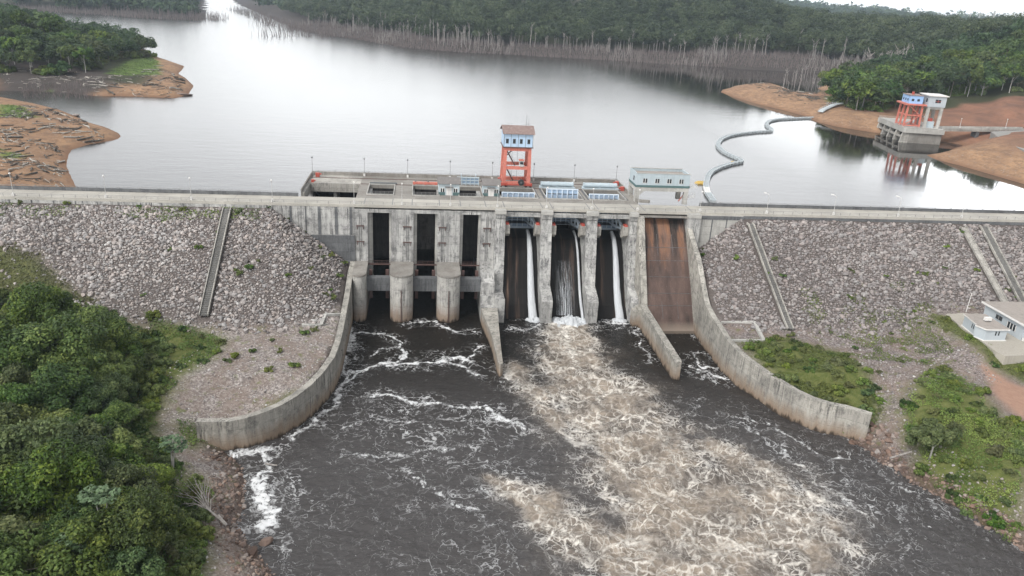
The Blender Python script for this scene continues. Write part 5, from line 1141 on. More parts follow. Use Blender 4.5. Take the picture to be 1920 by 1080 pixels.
tk = thing('roof_tank', 'small white tank on the roof of the white annex', 'tank', (129.2, -36.4, 11.5)); MB().box(128.5, 130.2, -36.8, -36.0, 11.9, 12.7).build('tank', MATS['white_paint'], tk)
m = MB()
for xx in (128.7, 130.0):
    for yy in (-36.7, -36.1): m.bar((xx, yy, 11.5), (xx, yy, 11.9), .1)
m.build('stand', MATS['rail_grey'], tk)
for o in (bd, ac, an, tk): o.location += Vector((-8.8, -8.75, 4.0))
p = pz(1811, 586, 12.2)
o = thing('white_pole', 'slim white pole standing at the left edge of the yard', 'pole', tuple(p)); MB().tube(p, p + Vector((.4, .3, 5.6)), .10, .07, 7).build('shaft', MATS['white_paint'], o); MB().box(p.x - .25, p.x + .25, p.y - .25, p.y + .25, p.z - .2, p.z + .25).build('base', MATS['concrete_clean'], o)

# ================================================================== STAIRS ON THE SLOPES, CONCRETE KERBS
def slope_z(x, y): return float(ground_h(np.array([x]), np.array([y]))[0])
def stair(label, p, q, w, mat, lift=.35, treads=True):
    (x0, y0), (x1, y1) = p, q; n = 60
    o = thing('slope_stair', label, 'stairs', (x0, y0, slope_z(x0, y0)), group='concrete stairs on the rock slopes')
    pts = [Vector((x0 + (x1 - x0) * k / n, y0 + (y1 - y0) * k / n, 0)) for k in range(n + 1)]
    zs = [slope_z(v.x, v.y) for v in pts]; zs = [max(zs[max(0, k - 2):k + 3]) for k in range(n + 1)]
    d = (pts[-1] - pts[0]).normalized(); nn = Vector((-d.y, d.x, 0)); m = MB()
    for k in range(n):
        a, b = pts[k], pts[k + 1]; za, zb = zs[k] + lift, zs[k + 1] + lift; mid = (a + b) / 2
        if treads: m.add([tuple(a - nn * w / 2 + Vector((0, 0, za))), tuple(a + nn * w / 2 + Vector((0, 0, za))), tuple(mid + nn * w / 2 + Vector((0, 0, za))), tuple(mid - nn * w / 2 + Vector((0, 0, za))), tuple(mid - nn * w / 2 + Vector((0, 0, zb))), tuple(mid + nn * w / 2 + Vector((0, 0, zb))), tuple(b + nn * w / 2 + Vector((0, 0, zb))), tuple(b - nn * w / 2 + Vector((0, 0, zb)))], [(0, 1, 2, 3), (3, 2, 5, 4), (4, 5, 6, 7)])
        else: m.bar(a + Vector((0, 0, za)), b + Vector((0, 0, zb)), w, .3)
    m.build('flight', MATS[mat], o)
    for s_ in (-1, 1):
        m = MB()
        for k in range(n): m.bar(pts[k] + nn * s_ * (w / 2 + .12) + Vector((0, 0, zs[k] + lift + .05)), pts[k + 1] + nn * s_ * (w / 2 + .12) + Vector((0, 0, zs[k + 1] + lift + .05)), .24, .7)
        m.build('stringer', MATS['concrete_pale'], o)
    return o
concrete('stair_dark', (0.20, 0.195, 0.185), (0.09, 0.09, 0.09), 0.3, False)
stair('long straight concrete stair down the left rock slope', (-74.7, -1.0), (-74.0, -34.5), 1.7, 'stair_dark')
stair('concrete stair on the right rock slope near the curved wall', (72.8, -2.5), (72.6, -37.6), 1.3, 'stair_dark')
stair('flat pale concrete drain strip on the right slope above the building', (140.4, -2.0), (138.3, -30.0), 1.3, 'concrete_pale', .3, False)
stair('darker concrete stair at the right edge above the building', (147.2, -1.5), (143.7, -31.5), 1.8, 'stair_dark')
def gpix(x, y):
    zs = np.arange(32, -1, -.1); d = FWD + RIGHT * ((x - 960) / FPX) + UP * ((540 - y) / FPX); tt = (zs - CAM.z) / d.z
    X = CAM.x + d.x * tt; Y = CAM.y + d.y * tt; k = int(np.argmax(ground_h(X, Y) >= zs)); return Vector((X[k], Y[k], zs[k]))
def kerb(label, px, z, w=.8):
    pts = [gpix(x, y) for x, y in px]; z = -5; m = MB()
    for a, b in zip(pts[:-1], pts[1:]):
        m.bar(a + Vector((0, 0, .12)), b + Vector((0, 0, .12)), w, .7)
    tag(m.build('concrete_kerb', MATS['concrete_clean']), label, 'kerb')
kerb('pale concrete beam frame beside the left curved wall', [(638, 591), (610, 591), (602, 611), (638, 611), (602, 611), (566, 611)], 8.6)
kerb('pale concrete beam frame beside the right curved wall', [(1352, 606), (1414, 605), (1432, 640), (1370, 640)], 8.8)

# ================================================================== ROCKS
def ico(sub):
    bm = bmesh.new(); bmesh.ops.create_icosphere(bm, subdivisions=sub, radius=1); bm.verts.ensure_lookup_table()
    V = np.array([v.co[:] for v in bm.verts]); F = np.array([[v.index for v in f.verts] for f in bm.faces]); bm.free(); return V, F
def rock_shapes(n, sub, seed):
    V0, F0 = ico(sub); r = np.random.default_rng(seed); out = []
    for _ in range(n):
        V = V0 * (1 + 0.12 * r.standard_normal((len(V0), 1)))
        for _k in range(9):
            d = r.standard_normal(3); d /= np.linalg.norm(d); lim = r.uniform(.5, .85); p = V @ d; ex = np.clip(p - lim, 0, None); V = V - ex[:, None] * d * .95
        out.append(V * np.array([1, r.uniform(.7, .95), r.uniform(.55, .8)]))
    return out, F0
def scatter_rocks(name, label, X, Y, Z, size, mat, tint, tilt=0.5, seed=1, sub=1, flat=0.0):
    shp, F0 = rock_shapes(10, sub, seed); r = np.random.default_rng(seed); n = len(X); nv = len(shp[0]); S_ = np.stack(shp)
    k = r.integers(0, len(shp), n); a = r.uniform(0, 2 * np.pi, n); b = r.normal(0, tilt, n)
    P = S_[k] * np.asarray(size)[:, None, None]
    y = P[:, :, 1] * np.cos(b)[:, None] - P[:, :, 2] * np.sin(b)[:, None]; z = P[:, :, 1] * np.sin(b)[:, None] + P[:, :, 2] * np.cos(b)[:, None]; x = P[:, :, 0]
    x2 = x * np.cos(a)[:, None] - y * np.sin(a)[:, None]; y2 = x * np.sin(a)[:, None] + y * np.cos(a)[:, None]
    V = np.stack([x2 + X[:, None], y2 + Y[:, None], z + Z[:, None]], -1).reshape(-1, 3)
    F = (F0[None] + (np.arange(n) * nv)[:, None, None]).reshape(-1, 3)
    me = mesh_np(name, V, F, {'tint': np.repeat(tint, nv)})
    return tag(link(name, me, MATS[mat]), label, None, None, 'stuff')
def jitter_grid(x0, x1, y0, y1, s, r):
    gx, gy = np.meshgrid(np.arange(x0, x1, s), np.arange(y0, y1, s)); gx = gx + s * .5 * (np.arange(gx.shape[0]) % 2)[:, None]
    return (gx + r.uniform(-.36, .36, gx.shape) * s).ravel(), (gy + r.uniform(-.36, .36, gy.shape) * s).ravel()
STAIRS = [((-74.7, -1), (-74, -34.5)), ((72.8, -2.5), (72.6, -37.6)), ((140.4, -2), (138.3, -30)), ((147.2, -1.5), (143.7, -31.5))]
def riprap(name, label, x0, x1, s, mat, seed):
    r = np.random.default_rng(seed); X, Y = jitter_grid(x0, x1, -52, -0.2, s, r); Z = ground_h(X, Y)
    dxv = np.where(X < 0, np.clip(X + 62.5, 0, None) / 1.42, np.clip(71 - X, 0, None) / 1.28)
    emb = 28.6 - np.hypot(np.maximum(-.4 - Y, 0) / 1.86, dxv)
    low = 8.4 - 1.2 * fbm(X * .06 + 3, Y * .06, 3) + 3.8 * sst(100, 118, X) * sst(-64, -53, Y)
    keep = (emb > low) & (emb < 28.4)
    if x0 < 0: keep &= (X < -42.6)
    else: keep &= (X > 56.5)
    thin = sst(3.5, 0.2, emb - low); keep &= r.random(len(X)) > thin * .55
    keep &= sdist(X, Y, RIVER) < -1.6
    for p, q in STAIRS: keep &= dpath(X, Y, [p, q])[0] > 1.35
    v = soft([GVEG_L, GVEG_L3, GVEG_R], X, Y, 2.0); keep &= r.random(len(X)) > v * 0.9
    keep &= ~inpoly(X, Y, [(113.5, -62), (113.5, -32.2), (130, -32.2), (170, -32), (170, -62)])
    X, Y, Z = X[keep], Y[keep], Z[keep]; n = len(X)
    size = s * np.clip(r.lognormal(-.36, .38, n), .34, 1.7) * (0.75 + 0.5 * fbm(X * .09, Y * .09, 3))
    tint = np.clip(r.beta(2.2, 2.4, n) * .9 + .35 * (fbm(X * .07 + 20, Y * .07, 3) - .5), 0, 1)
    return scatter_rocks(name, label, X, Y, Z + size * .12, size, mat, tint, .45, seed)
riprap('riprap', 'pale pink and grey stones covering the left dam slope', -190, -42, .62, 'stone_pink', 11)
riprap('riprap', 'mauve grey stones covering the right dam slope', 55, 215, .64, 'stone_mauve', 12)
# loose rubble on the benches and the shores
def rubble(name, label, polys, dens, smin, smax, mat, seed, shore=None, z=0.05):
    r = np.random.default_rng(seed); Xs = []; Ys = []
    for p in polys:
        xs_ = [q[0] for q in p]; ys_ = [q[1] for q in p]; a = (max(xs_) - min(xs_)) * (max(ys_) - min(ys_)); n = int(a * dens)
        X = r.uniform(min(xs_), max(xs_), n); Y = r.uniform(min(ys_), max(ys_), n); k = inpoly(X, Y, p) & (r.random(n) < .25 + 1.2 * fbm(X * .15, Y * .15, 3)); Xs.append(X[k]); Ys.append(Y[k])
    X = np.concatenate(Xs); Y = np.concatenate(Ys); Z = ground_h(X, Y); k = Z > -0.6; X, Y, Z = X[k], Y[k], Z[k]
    size = smin + (smax - smin) * r.random(len(X)) ** 2.6; tint = r.random(len(X))
    if shore: tint = tint * .85 + .15
    return scatter_rocks(name, label, X, Y, Z + size * z, size, mat, tint, .5, seed)
def band(line, w0, w1, side):
    L = []; Rr = []
    for i in range(len(line)):
        a = Vector(line[max(i - 1, 0)]); b = Vector(line[min(i + 1, len(line) - 1)]); d = (b - a).normalized(); n_ = Vector((-d.y, d.x)) * side; p = Vector(line[i]); L.append(tuple(p + n_ * w0)); Rr.append(tuple(p + n_ * w1))
    return L + Rr[::-1]
rubble('shore_rubble', 'brown wave washed stones along the left river shore', [band(LSH, -0.8, 6.5, -1)], 3.2, .2, .62, 'stone_shore', 21, True)
rubble('shore_rubble', 'brown wave washed stones along the right river shore', [band(RSH, -0.8, 4.6, 1)], 3.4, .2, .68, 'stone_shore', 22, True)
rubble('loose_stones', 'loose grey stones on the left gravel bench and bank', [pzs([(300, 690), (420, 640), (600, 610), (635, 640), (600, 730), (470, 770), (380, 790), (300, 790)], 7.5), band(LSH, 6, 12, -1)], 1.5, .1, .34, 'stone_pink', 23)
rubble('loose_stones', 'loose grey stones scattered over the right bank', [pzs([(1480, 632), (1700, 590), (1800, 660), (1880, 720), (1720, 720), (1700, 790), (1660, 770), (1640, 700), (1560, 650)], 8), band(RSH, 4, 11, 1)], 1.9, .12, .46, 'stone_mauve', 24)
# separate boulders
shp, F0 = rock_shapes(6, 2, 5); bme = [mesh_np('boulder', v, F0) for v in shp]
for m in bme: m.materials.append(MATS['boulder_stone'])
def boulder(x, y, s, label, group=None, sink=.15):
    z = float(ground_h(np.array([x]), np.array([y]))[0]); o = link('boulder', random.choice(bme), None, None, (x, y, max(z, -.3) + s * sink), (random.uniform(-.3, .3), random.uniform(-.3, .3), random.uniform(0, 6.28)), s)
    return tag(o, label, 'boulder', group)
p = pz(501, 1012, .6); boulder(p.x, p.y, 1.45, 'largest brown boulder at the water edge on the lower left shore', None, .3)
p = pz(472, 1035, .8); boulder(p.x, p.y, 1.25, 'broad pale tan boulder beside the largest brown shore boulder', None, .2)
r_ = random.Random(3)
for k in range(45):
    f = r_.random(); i = min(int(f * 5.2), 5); a = Vector(LSH[i]); b = Vector(LSH[i + 1]); p = a.lerp(b, r_.random()) + Vector((-1, 0)) * r_.uniform(.2, 5.5)
    boulder(p.x, p.y, r_.uniform(.42, .8), 'rounded brown boulder among the stones of the left river shore', 'boulders of the left river shore')
for k in range(70):
    i = 0 if k < 22 else r_.choice([0, 1, 1, 2, 2, 3, 3, 4]); a = Vector(RSH[i]); b = Vector(RSH[i + 1]); p = a.lerp(b, r_.random()) + Vector((.9, .45)) * r_.uniform(0, 4.2 if i else 7.5)
    boulder(p.x, p.y, r_.uniform(.5, 1.05) if i == 0 else r_.uniform(.4, .8), 'rounded reddish boulder among the stones of the right river shore', 'boulders of the right river shore')

# ================================================================== VEGETATION
def leaf_cloud(C, RAD, n_per, size, r, up=.45, asp=.55, shell=(.72, 1.05)):
    """leaf sprays on the outside of each clump: returns quads and a tint"""
    m = len(C); n = m * n_per
    d = r.standard_normal((n, 3)); d[:, 2] = d[:, 2] * .8 + .28; d /= np.linalg.norm(d, axis=1)[:, None]
    c = np.repeat(np.asarray(C), n_per, 0); rr = np.repeat(np.asarray(RAD), n_per, 0); rr = rr if rr.ndim == 2 else np.stack([rr, rr, rr * .8], -1)
    P = c + d * rr * r.uniform(shell[0], shell[1], (n, 1))
    N = d + np.array([0, 0, up]) + .55 * r.standard_normal((n, 3)); N /= np.linalg.norm(N, axis=1)[:, None]
    t = np.cross(N, r.standard_normal((n, 3))); t /= np.linalg.norm(t, axis=1)[:, None] + 1e-9; b = np.cross(N, t)
    s = (size * r.uniform(.6, 1.35, n))[:, None]
    V = np.stack([P - t * s, P + b * s * asp - N * s * .12, P + t * s, P - b * s * asp - N * s * .12], 1).reshape(-1, 3)
    F = np.arange(4 * n).reshape(-1, 4)
    tint = np.clip(np.repeat(r.uniform(.2, .75, m), n_per) + r.normal(0, .17, n), 0, 1)
    return V, F, np.repeat(tint, 4)
def crown_clumps(r, R_, H, n, flat=.5):
    C = []; S_ = []
    for k in range(n):
        a = r.uniform(0, 2 * np.pi); q = math.sqrt(r.random()) * R_ * .92; z = H * (1 - (q / R_) ** 2) ** .5 * r.uniform(.15, 1.15)
        C.append((q * math.cos(a), q * math.sin(a), z)); S_.append(R_ * r.uniform(.16, .40))
    return np.array(C), np.array(S_)
def limbs(m, C, base, hgt, r0, frac=.6, n=7):
    top = Vector((C[:, 0].mean() * .2, C[:, 1].mean() * .2, hgt)); m.path([base, Vector(base).lerp(top, .5) + Vector((.12, -.1, 0)), top], [r0, r0 * .75, r0 * .5], n)
    for c in C[::2]:
        t = Vector(base).lerp(top, random.uniform(.55, .95)); e = Vector(c); m.path([t, t.lerp(e, .5) + Vector((0, 0, .1 * hgt)), e], [r0 * .35, r0 * .24, r0 * .08], 5)
def tree_kind(seed, R_, H, trunk_h, n_cl, n_leaf, leaf, mat, barkm, r0):
    r = np.random.default_rng(seed); C, S_ = crown_clumps(r, R_, H, n_cl); C[:, 2] += trunk_h
    V, F, ti = leaf_cloud(C, S_, n_leaf, leaf, r)
    cm = mesh_np('crown', V, F, {'tint': ti}); cm.materials.append(MATS[mat])
    m = MB(); limbs(m, C, (0, 0, -1.0), trunk_h + H * .35, r0); tm = m.mesh('trunk'); tm.materials.append(MATS[barkm])
    return cm, tm
def place_tree(kind, name, loc, s, label, cat, group, rz=None, lean=0.0):
    cm, tm = kind; o = thing(name, label, cat, loc, random.uniform(0, 6.28) if rz is None else rz, group); o.scale = (s, s, s * random.uniform(.9, 1.15))
    if lean: o.rotation_euler[0] = random.uniform(-lean, lean); o.rotation_euler[1] = random.uniform(-lean, lean)
    c = link('crown', cm, None, o); link('trunk', tm, None, o); return o
NEAR = [tree_kind(100 + k, 4.6 + .5 * (k % 3), 4.2 + .6 * (k % 2), 3.2 + .6 * (k % 3), 34, 330, .24, ('leaf_near', 'leaf_near', 'leaf_light', 'leaf_near', 'leaf_light', 'leaf_near')[k], 'bark', .2) for k in range(6)]
def shrub_mesh(seed, R_, H, n_cl, n_leaf, leaf, mat):
    r = np.random.default_rng(seed); C, S_ = crown_clumps(r, R_, H, n_cl); C[:, 2] = C[:, 2] * .8 + .1
    V, F, ti = leaf_cloud(C, S_, n_leaf, leaf, r); me = mesh_np('shrub', V, F, {'tint': ti}); me.materials.append(MATS[mat]); return me
SHRUB = [shrub_mesh(200 + k, 2.2, 1.9, 12, 110, .27, ('leaf_light', 'leaf_near', 'leaf_olive', 'leaf_light')[k]) for k in range(4)]
TUFT = [shrub_mesh(220 + k, 1.0, .8, 7, 60, .2, ('leaf_light', 'leaf_olive', 'leaf_near')[k]) for k in range(3)]
def poisson(poly, dmin, tries, seed, pts=None):
    r = np.random.default_rng(seed); P = np.array(poly); Q = r.uniform(P.min(0), P.max(0), (tries, 2)); Q = Q[inpoly(Q[:, 0], Q[:, 1], poly)]; out = np.empty((0, 2))
    for q in Q:
        if len(out) == 0 or ((out - q) ** 2).sum(1).min() > dmin * dmin: out = np.vstack([out, q])
    return [tuple(float(v) for v in q) for q in out]
def gz(x, y): return float(ground_h(np.array([x]), np.array([y]))[0])
def uz(x, y): return float(up_h(np.array([x]), np.array([y]))[0])

# the near jungle, lower left
INNER = [(-121.6, -31.5), (-108.3, -35.5), (-95.2, -39.6), (-85.2, -48.8), (-82, -62.7), (-79.6, -76.4), (-73.5, -88.3), (-68, -95), (-63.5, -108.3), (-62, -118), (-61, -140), (-95, -140), (-150, -95), (-165, -45)]
jt = poisson(INNER, 4.7, 6000, 31)
jt = [p for p in jt if p[0] > -140 - 0.0 * p[1]]
def inview(x, y, z, mg=60):
    v = Vector((x, y, z)) - CAM; w = v.dot(FWD)
    if w < 1: return False
    X = 960 + FPX * v.dot(RIGHT) / w; Y = 540 - FPX * v.dot(UP) / w
    return -mg < X < 1920 + mg and -mg < Y < 1080 + mg
jt = [p for p in jt if inview(p[0], p[1], gz(*p) + 5, 90)]
for i, (x, y) in enumerate(jt):
    e = sdist(np.array([x]), np.array([y]), JUNGLE)[0]; s = min(1.2, .40 + .05 * e) * random.uniform(.62, 1.3) * (1 - .42 * float(sst(-56, -34, np.array(y))))
    place_tree(NEAR[random.randrange(6)], 'leafy_tree', (x, y, gz(x, y)), s, 'dense leafy green tree in the jungle along the lower left river bank', 'tree', 'trees of the lower left jungle', lean=.12)
# tall pale twin-stemmed tree with an umbrella crown
def cecropia(label, px, z, h, stems, group=None):
    p = pz(px[0], px[1], z); o = thing('cecropia_tree', label, 'tree', tuple(p)); m = MB(); r = np.random.default_rng(int(px[0])); C = []
    for dx_, dy_, hh_ in stems:
        top = Vector((dx_, dy_, h * hh_)); m.path([(dx_ * .15, dy_ * .15, -1), (dx_ * .5, dy_ * .5, h * hh_ * .5), tuple(top)], [.17, .13, .08], 7)
        for k in range(7):
            a = 6.28 * k / 7 + dx_; q = top + Vector((1.3 * math.cos(a), 1.3 * math.sin(a), .5 + .3 * math.sin(3 * a))); m.path([top - Vector((0, 0, .3)), q], [.05, .03], 5); C.append(tuple(q))
    m.build('trunk', MATS['pale_bark'], o, world=False)
    C = np.array(C); V, F, ti = leaf_cloud(C, np.stack([np.full(len(C), .75), np.full(len(C), .75), np.full(len(C), .28)], -1), 26, .36, r, 1.2)
    me = mesh_np('crown', V, F, {'tint': ti}); link('crown', me, MATS['leaf_cecropia'], o); return o
cecropia('pale stemmed twin trunk tree with an umbrella of leaves above the lower left jungle', (208, 1035), 8, 9.5, ((-1.3, .4, 1.0), (.4, .3, .96)))
cecropia('thin tree with drooping bare twigs and a pale stem in the lower left jungle', (100, 925), 8, 8.0, ((.3, .2, 1.0),))
cecropia('small broad leaved sapling above the gravel beside the left jungle edge', (322, 868), 6.5, 4.0, ((.2, .2, 1.0), (.9, .3, .7)))
cecropia('broad leaved tree with a pale crown at the bottom of the lower left jungle', (145, 1085), 8, 6.0, ((-.4, .2, 1.0), (.9, .3, .9)))
# shrubs along the edge of the jungle
EDGE = [p for p in poisson(JUNGLE, 2.6, 5000, 33) if sdist(np.array([p[0]]), np.array([p[1]]), INNER)[0] < 2.0 and inview(p[0], p[1], gz(*p), 60)]
for x, y in EDGE:
    tag(link('shrub', random.choice(SHRUB), None, None, (x, y, gz(x, y) - .2), (0, 0, random.uniform(0, 6.3)), random.uniform(.7, 1.3)), 'leafy shrub on the fringe of the lower left jungle', 'shrub', 'shrubs fringing the lower left jungle')
# ground cover as masses
def cover(name, label, polys, dens, size, hgt, mat, seed, zf=ground_h, cl=.5):
    r = np.random.default_rng(seed); Xs = []; Ys = []
    for p in polys:
        xs_ = [q[0] for q in p]; ys_ = [q[1] for q in p]; n = int((max(xs_) - min(xs_)) * (max(ys_) - min(ys_)) * dens)
        X = r.uniform(min(xs_), max(xs_), n); Y = r.uniform(min(ys_), max(ys_), n); d = sdist(X, Y, p)
        k = (d + 3.0 * (fbm(X * .3, Y * .3, 3) - .5) > 0.3) & (fbm(X * .22 + 7, Y * .22, 4) > cl * .62); Xs.append(X[k]); Ys.append(Y[k])
    X = np.concatenate(Xs); Y = np.concatenate(Ys); h = hgt * (.15 + 1.5 * np.clip(fbm(X * .28, Y * .28, 4) - .3, 0, 1)) ; Z = zf(X, Y) + h * r.uniform(.3, 1.0, len(X))
    n = len(X); N = np.stack([r.normal(0, .6, n), r.normal(0, .6, n) - .15, np.ones(n)], -1); N /= np.linalg.norm(N, axis=1)[:, None]
    t = np.cross(N, r.standard_normal((n, 3))); t /= np.linalg.norm(t, axis=1)[:, None]; b = np.cross(N, t); s = (size * r.uniform(.5, 1.3, n))[:, None]; P = np.stack([X, Y, Z], -1)
    V = np.stack([P - t * s, P + b * s * .5, P + t * s, P - b * s * .5], 1).reshape(-1, 3)
    ti = np.clip(.5 + 1.1 * (fbm(X * .15 + 3, Y * .15, 3) - .5) + r.normal(0, .14, n), 0, 1)
    return tag(link(name, mesh_np(name, V, np.arange(4 * n).reshape(-1, 4), {'tint': np.repeat(ti, 4)}), MATS[mat]), label, None, None, 'stuff')
cover('undergrowth', 'low green scrub behind the right curved wall', [GVEG_R], 26, .19, 1.1, 'leaf_olive', 41, cl=.74)
cover('undergrowth', 'green scrub on the lower right bank', [GVEG_R2], 22, .20, 1.3, 'leaf_light', 42, cl=.72)
cover('undergrowth', 'olive grass below the white buildings', [GVEG_R3], 20, .2, .5, 'leaf_olive', 43)
cover('undergrowth', 'green scrub along the left gravel bench', [GVEG_L, GVEG_L2], 16, .22, .9, 'leaf_light', 44)
cover('undergrowth', 'dry olive grass high on the left slope', [GVEG_L3], 14, .26, .9, 'leaf_olive', 45)
cover('undergrowth', 'mixed low growth under the jungle on the lower left bank', [JUNGLE], 9, .34, 1.8, 'leaf_near', 46, cl=.2)
cover('weeds', 'weeds scattered in patches over the foot of the right rock slope', [[(76, -24), (128, -20), (112, -34), (108, -56), (84, -52)]], 16, .2, .7, 'leaf_light', 49, cl=.86)
TOP_L = [(-170, -6.5), (-63, -5.0), (-56, -6), (-63, -0.4), (-170, -0.4)]
cover('weeds', 'weeds along the top of the left rock slope', [TOP_L], 12, .22, 1.0, 'leaf_light', 47, cl=.76)
# tufts
tuft_spots = [(512, 383), (545, 415), (575, 435), (600, 465), (620, 480), (645, 497), (485, 492), (610, 555), (620, 545), (625, 560), (590, 620), (570, 628), (440, 672), (425, 680), (475, 660), (525, 660), (505, 695), (550, 690), (510, 640), (410, 440), (375, 468), (320, 470), (345, 395), (260, 390), (125, 385), (35, 380), (505, 390), (450, 400), (605, 485), (635, 520), (540, 520), (445, 515), (470, 505), (270, 555), (585, 505)]
for k, (x, y) in enumerate(tuft_spots):
    p = gpix(x, y)
    tag(link('grass_tuft', TUFT[k % 3], None, None, (p.x, p.y, gz(p.x, p.y)), (0, 0, k), random.uniform(.7, 1.4)), 'green tuft of weeds growing between the stones of the left slope', 'weeds', 'tufts on the left slope and bench')
tuft_r = [(1320, 470), (1316, 480), (1380, 487), (1452, 487), (1466, 520), (1440, 516), (1595, 510), (1662, 520), (1720, 513), (1735, 515), (1770, 505), (1710, 535), (1592, 560), (1715, 585), (1658, 605), (1725, 608), (1745, 606), (1670, 628), (1555, 625), (1605, 655), (1483, 632), (1810, 430), (1800, 437), (1830, 510), (1900, 520), (1890, 548), (1775, 465), (1650, 700), (1690, 680), (1730, 680), (1590, 760), (1640, 745), (1905, 560)]
for k, (x, y) in enumerate(tuft_r):
    p = gpix(x, y)
    tag(link('grass_tuft', TUFT[(k + 1) % 3], None, None, (p.x, p.y, gz(p.x, p.y)), (0, 0, k), random.uniform(.6, 1.2)), 'green tuft of weeds growing between the stones of the right slope', 'weeds', 'tufts on the right slope and bank')
for poly, lab, grp, sd, dm in ((GVEG_R, 'leafy green shrub in the scrub behind the right curved wall', 'shrubs behind the right curved wall', 51, 2.6), (GVEG_R2, 'leafy green shrub on the lower right river bank', 'shrubs of the lower right bank', 52, 3.4), (GVEG_L, 'leafy green shrub at the edge of the left gravel bench', 'shrubs of the left gravel bench', 53, 4.5), (GVEG_R3, 'low olive shrub in the grass below the white buildings', 'shrubs below the white buildings', 54, 4.5)):
    for x, y in poisson(poly, dm, 700, sd):
        if inview(x, y, 8, 30) and not inpoly(np.array([x]), np.array([y]), YARD)[0]: tag(link('shrub', random.choice(SHRUB), None, None, (x, y, gz(x, y) - .25), (0, 0, random.uniform(0, 6.3)), random.uniform(.42, .9)), lab, 'shrub', grp)
# the small tree on the right bank
p = pz(1750, 836, 6); z = gz(p.x, p.y); o = thing('bank_tree', 'small green tree with a forked pale trunk on the right river bank', 'tree', (p.x, p.y, z))
m = MB(); T_ = [(.3, .3, 2.2), (1.6, 1.2, 4.2), (-.9, 1.6, 4.4), (2.6, .6, 4.0), (.5, 2.4, 5.0), (-2.4, 1.2, 4.0)]
m.path([(0, 0, -.6), T_[0]], [.2, .15], 8)
for q in T_[1:]: m.path([T_[0], tuple(Vector(T_[0]).lerp(Vector(q), .5) + Vector((0, 0, .2))), q], [.12, .09, .05], 6)
m.build('trunk', MATS['pale_bark'], o, world=False)
r = np.random.default_rng(77); C = np.array([(x * 1.15 + r.normal(0, .9), y + r.normal(0, .9), z_ + r.uniform(.3, 1.8)) for x, y, z_ in T_[1:] for _ in range(5)] + [(r.uniform(-3, 3), r.uniform(-1.6, .6), r.uniform(4.2, 6.2)) for _ in range(9)] + [(-3.6, 2.0, 3.0), (-3.0, 2.6, 2.6), (-2.6, 3.0, 3.6)])
V, F, ti = leaf_cloud(C, r.uniform(.8, 1.35, len(C)), 190, .28, r); link('crown', mesh_np('crown', V, F, {'tint': ti}), MATS['leaf_light'], o)
# fallen bare tree on the left shore
p = pz(415, 975, 4.0); o = thing('fallen_tree', 'bare grey fallen tree with fanned branches on the left shore', 'fallen tree', tuple(p)); ORG[o.name] = p
m = MB(); base = pz(425, 985, 2.6); r_ = random.Random(8)
tips = [pz(x, y, z) for x, y, z in [(330, 930, 6), (335, 915, 6.5), (345, 905, 7), (352, 898, 7), (362, 893, 7.4), (372, 900, 7), (380, 905, 7), (392, 898, 7), (398, 905, 6.6), (340, 945, 5.4), (350, 950, 5), (336, 925, 6.6), (366, 905, 7.4), (385, 895, 6.6), (404, 930, 5.4)]]
mid0 = pz(385, 950, 4.6); m.path([tuple(base), tuple(mid0)], [.2, .14], 7)
for tpt in tips:
    q1 = mid0.lerp(tpt, .4) + Vector((r_.uniform(-.4, .4), r_.uniform(-.4, .4), .5)); m.path([tuple(mid0.lerp(base, r_.uniform(0, .3))), tuple(q1), tuple(tpt)], [.09, .065, .025], 5)
    for _ in range(3):
        f = r_.uniform(.3, .9); s0 = q1.lerp(tpt, f); m.path([tuple(s0), tuple(s0 + Vector((r_.uniform(-1, 1), r_.uniform(-1, 1), r_.uniform(.1, .9))))], [.035, .015], 4)
m.build('branch', MATS['dead_wood'], o)
MB().path([tuple(base), tuple(base.lerp(mid0, .5) + Vector((.3, .2, 0)))], [.26, .2], 8).build('root_end', MATS['dead_wood'], o)
for lab, a, b in (('grey log lying on the stones of the right river shore', pz(1668, 862, 2.2), pz(1708, 850, 3.2)), ('thin stick lying in the left river shallows', pz(498, 873, .25), pz(520, 876, .2))):
    o = thing('driftwood_log', lab, 'log', tuple(a)); ORG[o.name] = a; MB().path([tuple(a + Vector((0, 0, .4))), tuple(b + Vector((0, 0, .4)))], [.22, .16], 7).build('stem', MATS['dead_wood'], o)
for x, y in ((1774, 686), (1780, 700)):
    pass

# ------------------------------------------------------------------ forests round the lake
FARK = [tree_kind(300 + k, 6.2 + (k % 3), 5.0 + (k % 2), 7.0 + (k % 4) * 1.2, 24, 64, .70, ('leaf_far', 'leaf_far', 'leaf_far', 'leaf_near', 'leaf_far', 'leaf_near')[k], 'pale_bark' if k % 2 else 'bark', .3) for k in range(6)]
def land_d(x, y, poly): return float(sdist(np.array([x]), np.array([y]), poly)[0])
HILL_L = [(-246, 466), (-232, 436), (-236, 400), (-236, 370), (-230, 330), (-222, 300), (-240, 285), (-300, 292), (-420, 300), (-520, 420), (-500, 600), (-420, 640), (-330, 570), (-275, 520)]
hl = poisson(HILL_L, 9.0, 9000, 61); hl = [p for p in hl if inview(p[0], p[1], uz(*p) + 12, 25)]; hl.sort(key=lambda p: math.hypot(p[0] - CAM.x, p[1] - CAM.y))
HILL_R = [(300, 394), (286, 366), (262, 310), (247, 264), (256, 252), (293, 277), (338, 294), (394, 294), (444, 292), (560, 290), (760, 380), (760, 620), (620, 600), (540, 560), (470, 540), (420, 515), (372, 462), (335, 420)]
hr = poisson(HILL_R, 9.0, 12000, 62); hr = [p for p in hr if inview(p[0], p[1], uz(*p) + 12, 25)]; hr.sort(key=lambda p: math.hypot(p[0] - CAM.x, p[1] - CAM.y))
NL, NR = 95, 110
